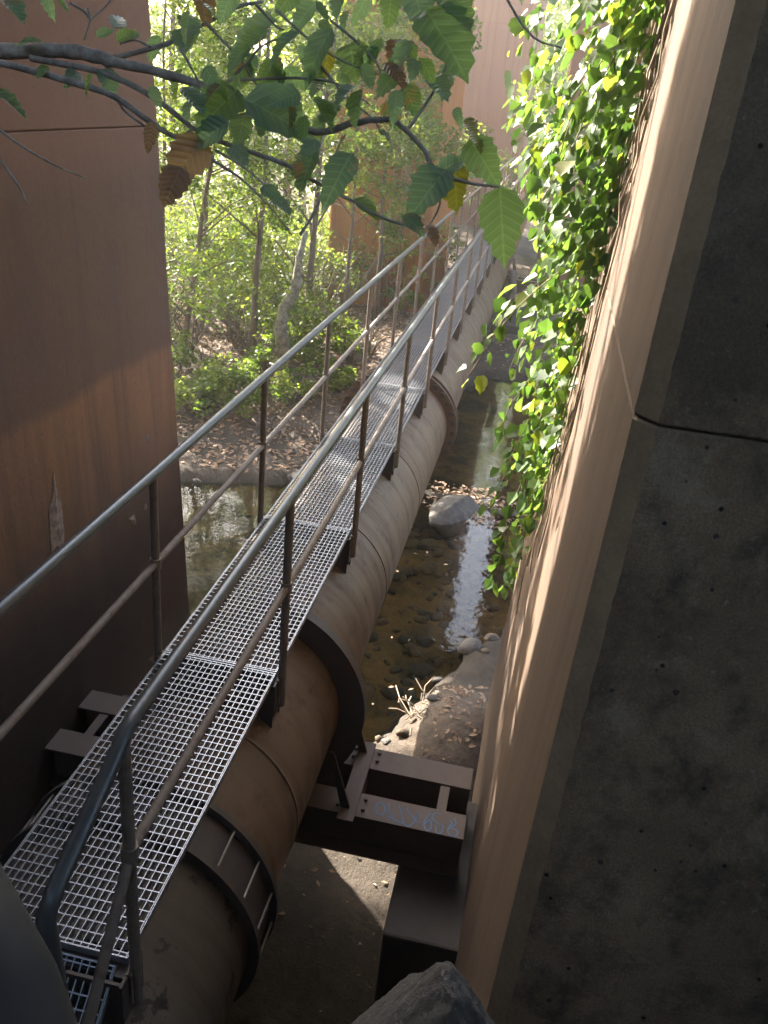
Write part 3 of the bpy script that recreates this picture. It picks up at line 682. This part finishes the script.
LV = {q: [leaf_mesh('leaf', mt, w_, s_, c_, 11, f_, 3 * i + 1) for i, (w_, s_, c_, f_) in enumerate(((.62, .035, .2, .25), (.7, .045, .12, .4), (.5, .03, .3, .5)))] for q, mt in
      dict(g='leaf_green', b='leaf_bluegreen', r='leaf_brown', m='leaf_mixed', y='leaf_yellow').items()}
LEAVES = [(425, 8, 470, 76, 'g', 1), (500, 186, 504, 264, 'g', 0), (447, 168, 408, 216, 'b', 1), (470, 138, 497, 184, 'g', 0), (456, 165, 455, 213, 'y', 1), (438, 173, 470, 152, 'b', 2), (352, 153, 322, 203, 'b', 2),
          (354, 199, 382, 216, 'g', 0), (244, 98, 318, 137, 'b', 1), (316, 148, 296, 193, 'm', 1), (238, 88, 196, 130, 'g', 1), (230, 122, 184, 147, 'b', 2), (206, 138, 165, 184, 'r', 1), (332, 28, 298, 82, 'b', 0), (278, 20, 216, 48, 'b', 2),
          (200, -12, 208, 26, 'r', 1), (236, -12, 216, 24, 'b', 0), (316, 2, 286, 32, 'b', 0), (350, 42, 355, 82, 'g', 1), (382, 38, 366, 66, 'g', 0), (397, 72, 376, 97, 'b', 1), (404, 84, 418, 118, 'm', 1), (330, 50, 321, 82, 'y', 2),
          (262, 186, 282, 200, 'b', 0), (270, 200, 292, 212, 'b', 1), (232, 146, 247, 162, 'b', 0), (-8, 90, 32, 113, 'b', 2), (-4, -12, 26, 20, 'm', 1), (46, -10, 50, 16, 'b', 2), (60, -8, 66, 12, 'g', 0), (93, 74, 84, 98, 'g', 1),
          (104, 68, 114, 99, 'b', 1), (96, 36, 114, 28, 'b', 0), (114, 28, 124, 12, 'b', 0), (116, 40, 142, 30, 'g', 2), (18, 46, 38, 34, 'b', 2), (152, 122, 148, 152, 'r', 2), (181, 166, 163, 207, 'r', 1), (440, -14, 472, 22, 'g', 1), (415, -8, 425, 32, 'b', 1),
          (392, -10, 388, 26, 'g', 0), (368, -6, 352, 28, 'b', 2), (345, -12, 334, 18, 'b', 1), (300, -14, 276, 12, 'g', 0), (270, 30, 236, 52, 'g', 1), (300, 32, 262, 60, 'b', 2), (250, 60, 226, 92, 'm', 0), (410, 40, 394, 70, 'b', 1), (420, 58, 436, 84, 'g', 0),
          (385, 100, 400, 132, 'm', 0), (355, 85, 332, 100, 'b', 2), (300, 92, 268, 104, 'b', 1), (205, 66, 218, 92, 'b', 0), (160, 36, 146, 62, 'b', 0), (78, 72, 66, 84, 'b', 0), (425, 225, 438, 246, 'r', 1), (404, 214, 426, 234, 'm', 0), (275, 60, 258, 86, 'g', 2),
          (455, 62, 440, 92, 'b', 2), (340, 104, 318, 122, 'm', 1), (362, 64, 374, 90, 'b', 1), (150, 86, 162, 108, 'b', 0), (48, 66, 36, 76, 'g', 0), (195, 98, 180, 122, 'b', 2), (318, 140, 300, 158, 'b', 1), (246, 112, 240, 136, 'm', 0), (310, 2, 330, 20, 'g', 1), (470, 132, 484, 150, 'y', 0), (380, 130, 398, 150, 'b', 0)]
lr = random.Random(21)
for i in range(46):                                                    # smaller leaves of the same twigs
    x, y = lr.uniform(175, 470), lr.uniform(-8, 120); a = lr.uniform(-.9, .9) + math.pi / 2; L_ = lr.uniform(16, 40)
    LEAVES.append((x, y, x + L_ * math.cos(a), y + L_ * math.sin(a), lr.choice('bbbbggm' if i % 15 else 'ry'), lr.randrange(3)))
for x0, y0, x1, y1, kd, vr in LEAVES:
    d = 1.27 + rnd.uniform(-.05, .07); base = px(x0, y0, d); tip = px(x1, y1, d + rnd.uniform(-.03, .03))
    nrm = -CR[2] + CR[0] * rnd.uniform(-.8, .8) - CR[1] * rnd.uniform(-.15, .9)
    o = place_leaf(LV[kd][vr], base, tip, nrm, br, 'leaf', br_off)
    if kd == 'r': o['label'] = 'dry brown leaf'
    elif kd == 'y': o['label'] = 'yellowing leaf'

# --- creeper on the right pier
vine_off = Vector((4.9, -.25, -2.2)); vine = empty('climbing_vine', vine_off); tag(vine, 'bright green leafy creeper hanging down the edge of the dark fronted pier', 'vine')
def face_y(z): return K * (-.175 - .035 * (z / K + 4.4))
def near_x(z):
    T = [(-4.2, 6.3), (-3.4, 6.1), (-2.9, 5.55), (-2.3, 5.0), (-1.4, 4.55), (-.4, 4.6), (.5, 4.5), (2.2, 4.3)]
    for (a, p), (b, q) in zip(T, T[1:]):
        if a <= z <= b: return lerp(p, q, (z - a) / (b - a))
    return 4.3
VL = [leaf_mesh('leaf', mt, .95, .06, cu, 7, fo, 40 + i) for i, (mt, cu, fo) in enumerate((('vine_leaf', .2, .1), ('vine_leaf', .3, .3), ('vine_leaf', .1, .05), ('vine_leaf_yellow', .2, .15)))]
def vine_pt():
    while True:
        z = rnd.uniform(-3.6, 1.1); x = near_x(z) + (rnd.random() ** 1.3) * (6.6 - near_x(z)) + rnd.gauss(0, .07)
        th = .08 + .24 * sstep(z, -2.6, -1.2) + .38 * sstep(z, -1.0, .2); o_ = .02 + rnd.random() ** 1.6 * th * (.45 + .55 * sstep(x, 4.4, 5.2))
        if rnd.random() > .12 + .33 * sstep(z, -3.2, -1.9) + .55 * sstep(z, -1.5, -.3): continue
        c = mnoise.noise(Vector((x * 1.9, z * 1.5, o_ * 3)))
        if c < (-.16 if z > -.8 else -.02) - .12 * (o_ > .2): continue
        return Vector((x, face_y(z) + o_, z))
vp = [vine_pt() for i in range(1900)]
strands = []
for i in range(13):
    z = rnd.uniform(-2.2, .9); x = near_x(z) + rnd.uniform(0, 1.2); p = Vector((x, face_y(z) + rnd.uniform(.12, .3), z)); d = Vector((rnd.uniform(-.4, .2), rnd.uniform(.05, .4 if z > -1.2 else .2), rnd.uniform(-.9, -.2))).normalized(); P = [p.copy()]
    for j in range(rnd.randrange(6, 13)):
        p = p + d * .07; d = (d + Vector((rnd.uniform(-.12, .12), rnd.uniform(-.12, .1), -.09))).normalized(); P.append(p.copy())
        for q in range(2): vp.append(p + Vector((rnd.gauss(0, .03), rnd.gauss(0, .03), rnd.gauss(0, .03))))
    strands.append(P)
for P in strands:
    mm = MB(); mm.tube([q - vine_off for q in P], .0035, 5); mm.build('stem', 'dry_stem', vine, True)
vp.sort(key=lambda p: (p.length - p.y * 2.5))
bigm = MB()
for i, p in enumerate(vp):
    ln = rnd.choice((.045, .06, .075, .09, .1, .115)) * rnd.uniform(.85, 1.15); a = rnd.uniform(-.9, .9); d = Vector((rnd.uniform(-.7, .5), rnd.uniform(-.05, .6), -1 + rnd.uniform(-.1, .8))).normalized()
    nrm = Vector((rnd.uniform(-.9, .3), rnd.uniform(.1, 1), rnd.uniform(.1, 1)))
    if i < 300: place_leaf(VL[3 if rnd.random() < .14 else rnd.randrange(3)], p, p + d * ln, nrm, vine, 'leaf', vine_off)
    else:
        x = d; z = (nrm - x * nrm.dot(x)).normalized(); y = z.cross(x); n = len(bigm.v); q = p - vine_off; mi = 1 if rnd.random() < .12 else 0
        bigm.v += [q, q + x * ln * .35 + y * ln * .48 + z * .01, q + x * ln * .75 + y * ln * .3, q + x * ln - z * ln * .15, q + x * ln * .75 - y * ln * .3, q + x * ln * .35 - y * ln * .48 + z * .01, q + x * ln * .5 - z * .012]
        for f in ((0, 6, 1), (1, 6, 2), (2, 6, 3), (3, 6, 4), (4, 6, 5), (5, 6, 0)): bigm.face([n + t for t in f][::-1], mi)
tag(bigm.build('foliage', ['vine_leaf', 'vine_leaf_yellow'], vine), kind='stuff')
for i in range(46):
    x = rnd.uniform(4.1, 6.2); z = rnd.uniform(-1.2, 2.2); P = []; L_ = rnd.uniform(.7, 2.2)
    for j in range(8):
        zz = z - L_ * j / 7; P.append(Vector((x + .12 * mnoise.noise(Vector((i * 3.3, j * .7, 0))) + max(0, near_x(zz) - .45 - x) * .6, face_y(zz) + .012 + .05 * abs(mnoise.noise(Vector((i * 1.3, j * .5, 7)))), zz)) - vine_off)
    mm = MB(); mm.tube(P, [.010 - .0009 * j for j in range(8)] if i % 5 == 0 else [.0045] * 8, 5); mm.build('stem', 'dry_stem', vine, True)

# --- trees
def leaf_cloud(m, c, rad, n, size, rr, mi=0, flat=.7):
    for i in range(n):
        while True:
            p = Vector((rr.uniform(-1, 1), rr.uniform(-1, 1), rr.uniform(-1, 1)))
            if p.length < 1: break
        q = c + Vector((p.x * rad, p.y * rad, p.z * rad * flat)); s = size * rr.uniform(.6, 1.25)
        u = Vector((rr.uniform(-1, 1), rr.uniform(-1, 1), rr.uniform(-.8, .5))).normalized(); nn = Vector((rr.uniform(-.7, .7), rr.uniform(-.7, .7), rr.uniform(.2, 1))); v = nn.cross(u).normalized()
        k0 = len(m.v); m.v += [q - u * s, q + v * s * .48, q + u * s, q - v * s * .48]; m.face((k0, k0 + 1, k0 + 2, k0 + 3), mi)
GAPS = [((4.72, .72, -5.45), (4.9, .95, -5.45), .34), ((6.5, .15, -5.2), (6.9, .3, -5.3), .34), ((3.95, -.31, .6), (3.8, -.24, -2.2), .27), ((4.4, -.31, .5), (4.3, -.25, -1.9), .11), ((4.75, -.27, -.8), (4.6, -.2, -3.1), .12), ((3.7, -.3, -1.6), (3.65, -.24, -2.9), .09),
        ((5.0, .1, .5), (5.2, -.1, -1.6), .42), ((6.0, 0, .2), (6.2, -.1, -2.4), .3), ((6.1, 1.25, -2.8), (6.5, 1.4, -2.8), .12), ((8.0, 1.2, -2.8), (9.4, 1.4, -2.8), .2), ((11, 1.2, -2.8), (14, 1.4, -2.8), .3), ((6.5, 1.0, -5.6), (8.3, 1.1, -5.6), .35), ((8.6, .9, -5.6), (9.6, 1.2, -5.6), .3), ((9.4, .4, -5.6), (10.6, .8, -5.6), .3), ((12.6, .2, -5.6), (15.8, 1.0, -5.6), .7),
        ((14, .4, -5.6), (15.5, .8, -5.6), .5), ((11.9, .2, -5.3), (12.2, .8, -5.3), .3), ((13.6, 4, -4.8), (14.2, 5.5, -4.8), .4), ((16.5, 3, -4.6), (18, 4.4, -4.5), .5)]  # chosen sun patches; crowns are cut open towards the sun above them
su = sdir.orthogonal().normalized(); sv = sdir.cross(su)
def lit(p):                                                            # is this spot in a sun patch the added leaves leave open?
    P = Vector((p.dot(su), p.dot(sv)))
    for a, b, r in GAPS:
        a, b = Vector(a), Vector(b); A = Vector((a.dot(su), a.dot(sv))); D = Vector((b.dot(su), b.dot(sv))) - A
        t = max(0, min(1, (P - A).dot(D) / max(D.length_squared, 1e-6)))
        if (P - A - D * t).length < r * (1 + .5 * mnoise.noise(p * 1.7)): return True
    return False
gr = random.Random(77)
for i in range(30):                                                    # dapples on the left bank
    x, y = gr.uniform(12.2, 16.5), gr.uniform(1.9, 6.4); GAPS.append(((x, y, -4.9), (x + gr.uniform(-.5, .5), y + gr.uniform(-.4, .4), -4.9), gr.uniform(.1, .3)))
def prune(m, off):
    """drop the leaves of a crown that would shade a chosen sun patch"""
    if not m.f: return m
    V = np.array([tuple(v) for v in m.v]).reshape(-1, 4, 3); c = V.mean(1) + np.array(off); U, W_ = np.array(su), np.array(sv); Dn = np.array(sdir)
    P = np.stack([c @ U, c @ W_], 1); dep = c @ Dn; dead = np.zeros(len(c), bool); wob = 1 + .35 * np.sin(c[:, 0] * 5.1 + c[:, 2] * 3.3) * np.sin(c[:, 1] * 4.3 - c[:, 2] * 2.1)
    for a, b, r in GAPS:
        a, b = np.array(a), np.array(b); A = np.array((a @ U, a @ W_)); D = np.array((b @ U, b @ W_)) - A; t = np.clip(((P - A) @ D) / max(D @ D, 1e-6), 0, 1)
        dead |= (np.linalg.norm(P - A - t[:, None] * D, axis=1) < r * wob) & (dep > min(a @ Dn, b @ Dn) + 1.2)
    keep = np.nonzero(~dead)[0]; mi = [m.mi[i] for i in keep]; m.v = [tuple(p) for p in V[keep].reshape(-1, 3)]; m.f = [(4 * i, 4 * i + 1, 4 * i + 2, 4 * i + 3) for i in range(len(keep))]; m.mi = mi
    return m
def tree(name, label, loc, h, r0, lean, clumps, zlo, spread, lsize, lper, mats, seed, group, cat='tree', bark='bark', limbs=6, crad=.45):
    rr = random.Random(seed); x, y = loc; z = ground_z(x, y) - .1; root = empty(name, (x, y, z)); tag(root, label, cat, group)
    P = []; N = 9
    for i in range(N):
        t = i / (N - 1); P.append(Vector((lean[0] * t * h + .05 * h * .3 * mnoise.noise(Vector((seed, t * 3, 0))), lean[1] * t * h + .05 * h * .3 * mnoise.noise(Vector((seed, t * 3, 9))), t * h)))
    tm = MB(); tm.tube(P, [r0 * (1 - .75 * i / (N - 1)) for i in range(N)], 9)
    cm = MB()
    ends = []
    for i in range(limbs):
        t = rr.uniform(max(.15, zlo / h), .95); b = P[int(t * (N - 1))].lerp(P[min(N - 1, int(t * (N - 1)) + 1)], t * (N - 1) % 1)
        a = rr.uniform(0, 6.28); L_ = spread * rr.uniform(.5, 1.1) * (1.1 - .5 * t); e = b + Vector((math.cos(a) * L_, math.sin(a) * L_, L_ * rr.uniform(.1, .8)))
        mid = b.lerp(e, .5) + Vector((0, 0, .1 * L_)); tm.tube([b, mid, e], [r0 * .38 * (1 - .6 * t), r0 * .25 * (1 - .6 * t), r0 * .1], 6); ends += [mid, e, b.lerp(e, .8)]
    ends.append(P[-1])
    tm.build('trunk', bark, root, True)
    for i in range(clumps):
        c = rr.choice(ends) + Vector((rr.gauss(0, 1), rr.gauss(0, 1), rr.gauss(0, .7))) * crad * .9
        leaf_cloud(cm, c, crad * rr.uniform(.5, 1.2), lper, lsize, rr, 1 if rr.random() < .3 else 0)
    prune(cm, root.location).build('crown', mats, root)
    return root
MT = ['tree_leaf', 'tree_leaf_pale']; MP = ['tree_leaf_pale', 'vine_leaf_yellow']
near_trees = [((15.0, 5.05), 6.5, .07, (.02, -.03), 'slim upright sapling with green trunk left of the pale bent trunk', 3),
              ((16.8, 4.55), 7.0, .075, (.02, -.04), 'forked grey sapling rising behind the handrail in front of the orange pier', 5),
              ((14.4, 6.2), 5.5, .06, (.02, -.16), 'leaning sapling slanting towards the stream beside the rust brown pier', 8),
              ((18.8, 3.5), 6.5, .06, (0, 0), 'thin straight sapling standing against the orange pier', 11),
              ((18.2, 4.0), 6.0, .05, (.01, .01), 'thin pale sapling beside the orange pier edge', 13),
              ((17.0, 6.8), 6.5, .06, (.02, -.02), 'leafy sapling farthest back in front of the back pool', 17), ((15.8, 7.2), 6.0, .055, (-.02, -.05), 'leafy sapling half hidden by the rust brown pier edge', 19),
              ((19.5, 6.6), 7, .07, (.02, 0), 'leafy sapling between the back pool and orange pier', 23)]
for (loc, h, r0, ln, lab, sd) in near_trees:
    tree('sapling', lab, loc, h, r0, ln, 120, .35, 2.2, .058, 54, MT, sd, 'saplings on the left bank', limbs=12, crad=.36)
# pale bent trunk
rt = empty('bent_trunk', (15.9, 4.7, ground_z(15.9, 4.7))); m = MB(); b = Vector((15.9, 4.7, ground_z(15.9, 4.7)))
pp = [px(285, 356, 15.2), px(280, 328, 15.2), px(284, 308, 15.2), px(293, 295, 15.2), px(297, 280, 15.2), px(299, 258, 15.2), px(306, 232, 15.3)]; m.tube([p - b for p in pp], [.13, .115, .10, .105, .085, .06, .045], 10)
m.build('trunk', 'pale_bark', rt, True); tag(rt, 'pale bent young trunk among the saplings', 'tree')
mid_spots = [(21, 9.2), (23.5, 7.2), (19.5, 11.0), (32.5, 9), (35, 12), (34, 16.5), (31, 20), (38, 8), (37.5, 21), (26, 5.9), (41, 15), (29, 6.6), (46, 11), (44, 20), (48, 6), (33, 25), (40, 27)]
labs = ('broad leafy tree on the far bank of the back pool', 'leafy tree standing between the back pool and the orange pier', 'bright green tree beyond the saplings near the rust brown pier')
def tree_label(x, y):
    a = math.degrees(math.atan2(y, x))
    return ('leafy tree showing between the orange pier and the rust brown pier, nearest the orange one' if a < 14 else 'leafy tree on the far side of the back pool, above its water' if a < 22 or x < 28 else 'sunlit leafy tree deep in the wood, nearest the rust brown pier edge')
for i, (x, y) in enumerate(mid_spots):
    d = math.hypot(x, y); tree('leafy_tree', tree_label(x, y), (x, y), rnd.uniform(7, 10), .11, (rnd.uniform(-.04, .04), rnd.uniform(-.08, .08)), 72, .4, 3.4, .0040 * d, 42, MT if i % 2 else MP, 100 + i, 'trees in the wood behind the bank', limbs=16, crad=.85)
right_spots = [(17.5, -2.2), (23.5, -2.6), (31.5, -1.6), (33.5, .1), (37, -3), (44, .2), (50, 2.2), (47, -4)]
for i, (x, y) in enumerate(right_spots):
    d = math.hypot(x, y); tree('leafy_tree', 'leafy tree on the right bank seen through the ivy', (x, y), rnd.uniform(6, 9), .10, (rnd.uniform(-.03, .03), .05), 48, .3, 2.1 if i < 2 else 2.8, .0042 * d, 34, MT if i % 2 else MP, 200 + i, 'trees on the right bank', limbs=14, crad=.7)
# tall trees whose canopy dapples the light (mostly above the frame)
for i, (x, y, h) in enumerate(((10.2, 7.4, 11.5), (13.4, 7.6, 11), (12.5, 10.5, 13), (9.8, 12.5, 14), (15.5, 14.5, 15))):
    rt = tree('canopy_tree', ('slender tall tree nearest the rust brown pier with crown above the view', 'tall tree on the stream bank behind the nearest one, crown above the view', 'tall tree behind the stream bank with crown above the view', 'tall tree behind the rust brown pier with crown above the view', 'tallest tree by the back pool with crown above the view')[i],
         (x, y), h, .16, (rnd.uniform(-.03, .03), -.05), 70, h * .5, 3.4, .085, 34, MT, 300 + i, 'tall trees on the left bank', limbs=18, crad=.85)
    rr = random.Random(i); off = rt.location
    if i < 2:                                                          # unseen leaves added along the sun rays to shade pier and walkway
        cm = MB()
        for q in range((5200, 3600)[i]):
            p = Vector((rr.uniform(3.2, 6.6), -.3, rr.uniform(-3.4, 1.0))) if i == 0 else Vector((rr.uniform(5, 14), rr.uniform(.9, 1.8), -2.8))
            if lit(p): continue
            t = rr.uniform(11.5, 15) if i == 0 else rr.uniform(9, 13)
            leaf_cloud(cm, p + sdir * t - off, .02, 1, .10, rr, 1 if rr.random() < .3 else 0)
        cm.build('crown', MT, rt)
# low shrubs on the bank
for i, (x, y, s) in enumerate(((14.6, 6.6, .8), (15.6, 5.6, .7), (16.3, 6.6, .9), (17.4, 5.4, .8), (13.7, 6.0, .5), (18.5, 6.4, 1.0), (19.2, 4.6, .8), (16.6, 3.7, .5), (13.0, 5.9, .45), (20.3, 7.4, 1.1), (21.2, 2.2, .5), (12.6, 6.7, .5), (19.6, 3.0, .5), (22.5, 9.2, 1.2), (16.0, 7.6, 1.3), (17.2, 6.4, 1.2), (18.3, 7.6, 1.5), (17.9, 4.9, 1.0), (19.6, 5.6, 1.3), (20.5, 8.6, 1.5), (18.9, 8.9, 1.5), (16.9, 8.8, 1.4), (15.2, 6.9, .9), (21.6, 6.6, 1.5), (22.4, 5.7, 1.3), (19.0, 6.9, 1.2), (20.6, 6.1, 1.2), (16.4, 5.2, .7), (24.5, 6.3, 1.6), (15.3, 5.2, 1.3), (16.4, 5.9, 1.6), (17.3, 4.4, 1.3), (14.9, 6.2, 1.2), (18.2, 5.4, 1.7), (19.0, 4.2, 1.4), (20.0, 5.0, 1.6), (16.2, 7.2, 1.7), (17.6, 7.1, 1.8), (19.7, 7.6, 1.8), (21.0, 4.6, 1.2), (15.9, 4.3, .8), (22.2, 8.0, 1.9), (17.0, 8.2, 1.8), (14.2, 5.6, .6), (14.6, 4.6, .55), (15.1, 4.0, .5), (13.4, 5.4, .45), (15.6, 3.3, .45), (16.9, 3.2, .6), (14.0, 6.3, .7), (13.2, 4.6, .45), (13.8, 3.9, .5), (14.4, 3.2, .4), (13.6, 5.0, .6), (14.9, 5.0, .8), (15.6, 4.5, .9), (12.9, 5.4, .5), (16.0, 3.0, .6))):
    rr = random.Random(400 + i); z = ground_z(x, y); rt = empty('shrub', (x, y, z)); tag(rt, 'low green shrub growing on the leaf strewn left bank', 'shrub', 'shrubs on the left bank')
    m = MB(); sm = MB()
    for j in range(int(9 + 9 * (s > 1))):
        a = rr.uniform(0, 6.28); e = Vector((math.cos(a) * s * .6, math.sin(a) * s * .6, s * rr.uniform(.4, 1.2))); sm.tube([Vector((0, 0, -.05)), e * .5 + Vector((0, 0, .1)), e], [.012, .009, .004], 5); leaf_cloud(m, e, s * .40, 84, .052, rr, j % 2)
    sm.build('stem', 'bark', rt, True); prune(m, rt.location).build('foliage', MT, rt)
# distant wood closing the view
m = MB(); rr = random.Random(5)
for i in range(210):
    a = rr.uniform(R(-14), R(34)); d = rr.uniform(52, 95); x, y = d * math.cos(a), d * math.sin(a); z = ground_z(x, y) + rr.uniform(.2, 11); leaf_cloud(m, Vector((x, y, z)), rr.uniform(1.6, 3.2), 42, .30, rr, i % 2, .8)
for i in range(260):
    a = rr.uniform(R(-4), R(7)); d = rr.uniform(55, 70); leaf_cloud(m, Vector((d * math.cos(a), d * math.sin(a), rr.uniform(1, 15.5))), rr.uniform(1.6, 2.8), 40, .30, rr, i % 2, .8)
tag(m.build('far_wood', MP), kind='stuff')
m = MB(); rr = random.Random(6)
for i in range(620):
    a = rr.uniform(0, 6.28); d = rr.uniform(24, 60); x, y = 5 + d * math.cos(a), d * math.sin(a)
    if x > 4 and -8 < y < 34: continue
    z = ground_z(x, y) + rr.uniform(.5, 13); leaf_cloud(m, Vector((x, y, z)), rr.uniform(2, 4), 26, .5, rr, i % 2, .8)
tag(m.build('surrounding_wood', MT), kind='stuff')
# reddish creeper on the orange pier
rt = empty('red_creeper', (20.15, 3.35, -4.6)); m = MB(); sm = MB(); rr = random.Random(9)
for j in range(5):
    y = rr.uniform(-.25, .25); sm.tube([Vector((-.02, y, 0)), Vector((-.03, y * .8 + .1, 2)), Vector((-.03, y * .5, 4.2 + rr.random()))], .018, 5)
    for q in range(16): leaf_cloud(m, Vector((-.06, y * .8 + rr.gauss(0, .12), rr.uniform(.3, 4.8))), .14, 7, .06, rr, 1 if rr.random() < .35 else 0)
sm.build('stem', 'dry_stem', rt, True); m.build('foliage', ['tree_leaf_pale', 'leaf_brown'], rt); tag(rt, 'thin reddish creeper climbing the face of the orange pier', 'vine')

# ------------------------------------------------------------------ hazy air
k = bpy.data.materials.new('haze'); k.use_nodes = True; t = k.node_tree; t.nodes.remove(t.nodes["Principled BSDF"])
pv = t.nodes.new("ShaderNodeVolumePrincipled"); pv.inputs["Color"].default_value = (.95, .95, .92, 1); pv.inputs["Density"].default_value = .0017; pv.inputs["Anisotropy"].default_value = .5
t.links.new(pv.outputs[0], t.nodes["Material Output"].inputs["Volume"]); M['haze'] = k
m = MB(); m.box2((-210, -210, -8), (240, 230, 30)); o = m.build('haze', 'haze'); tag(o, kind='stuff')
sc.cycles.volume_bounces = 1
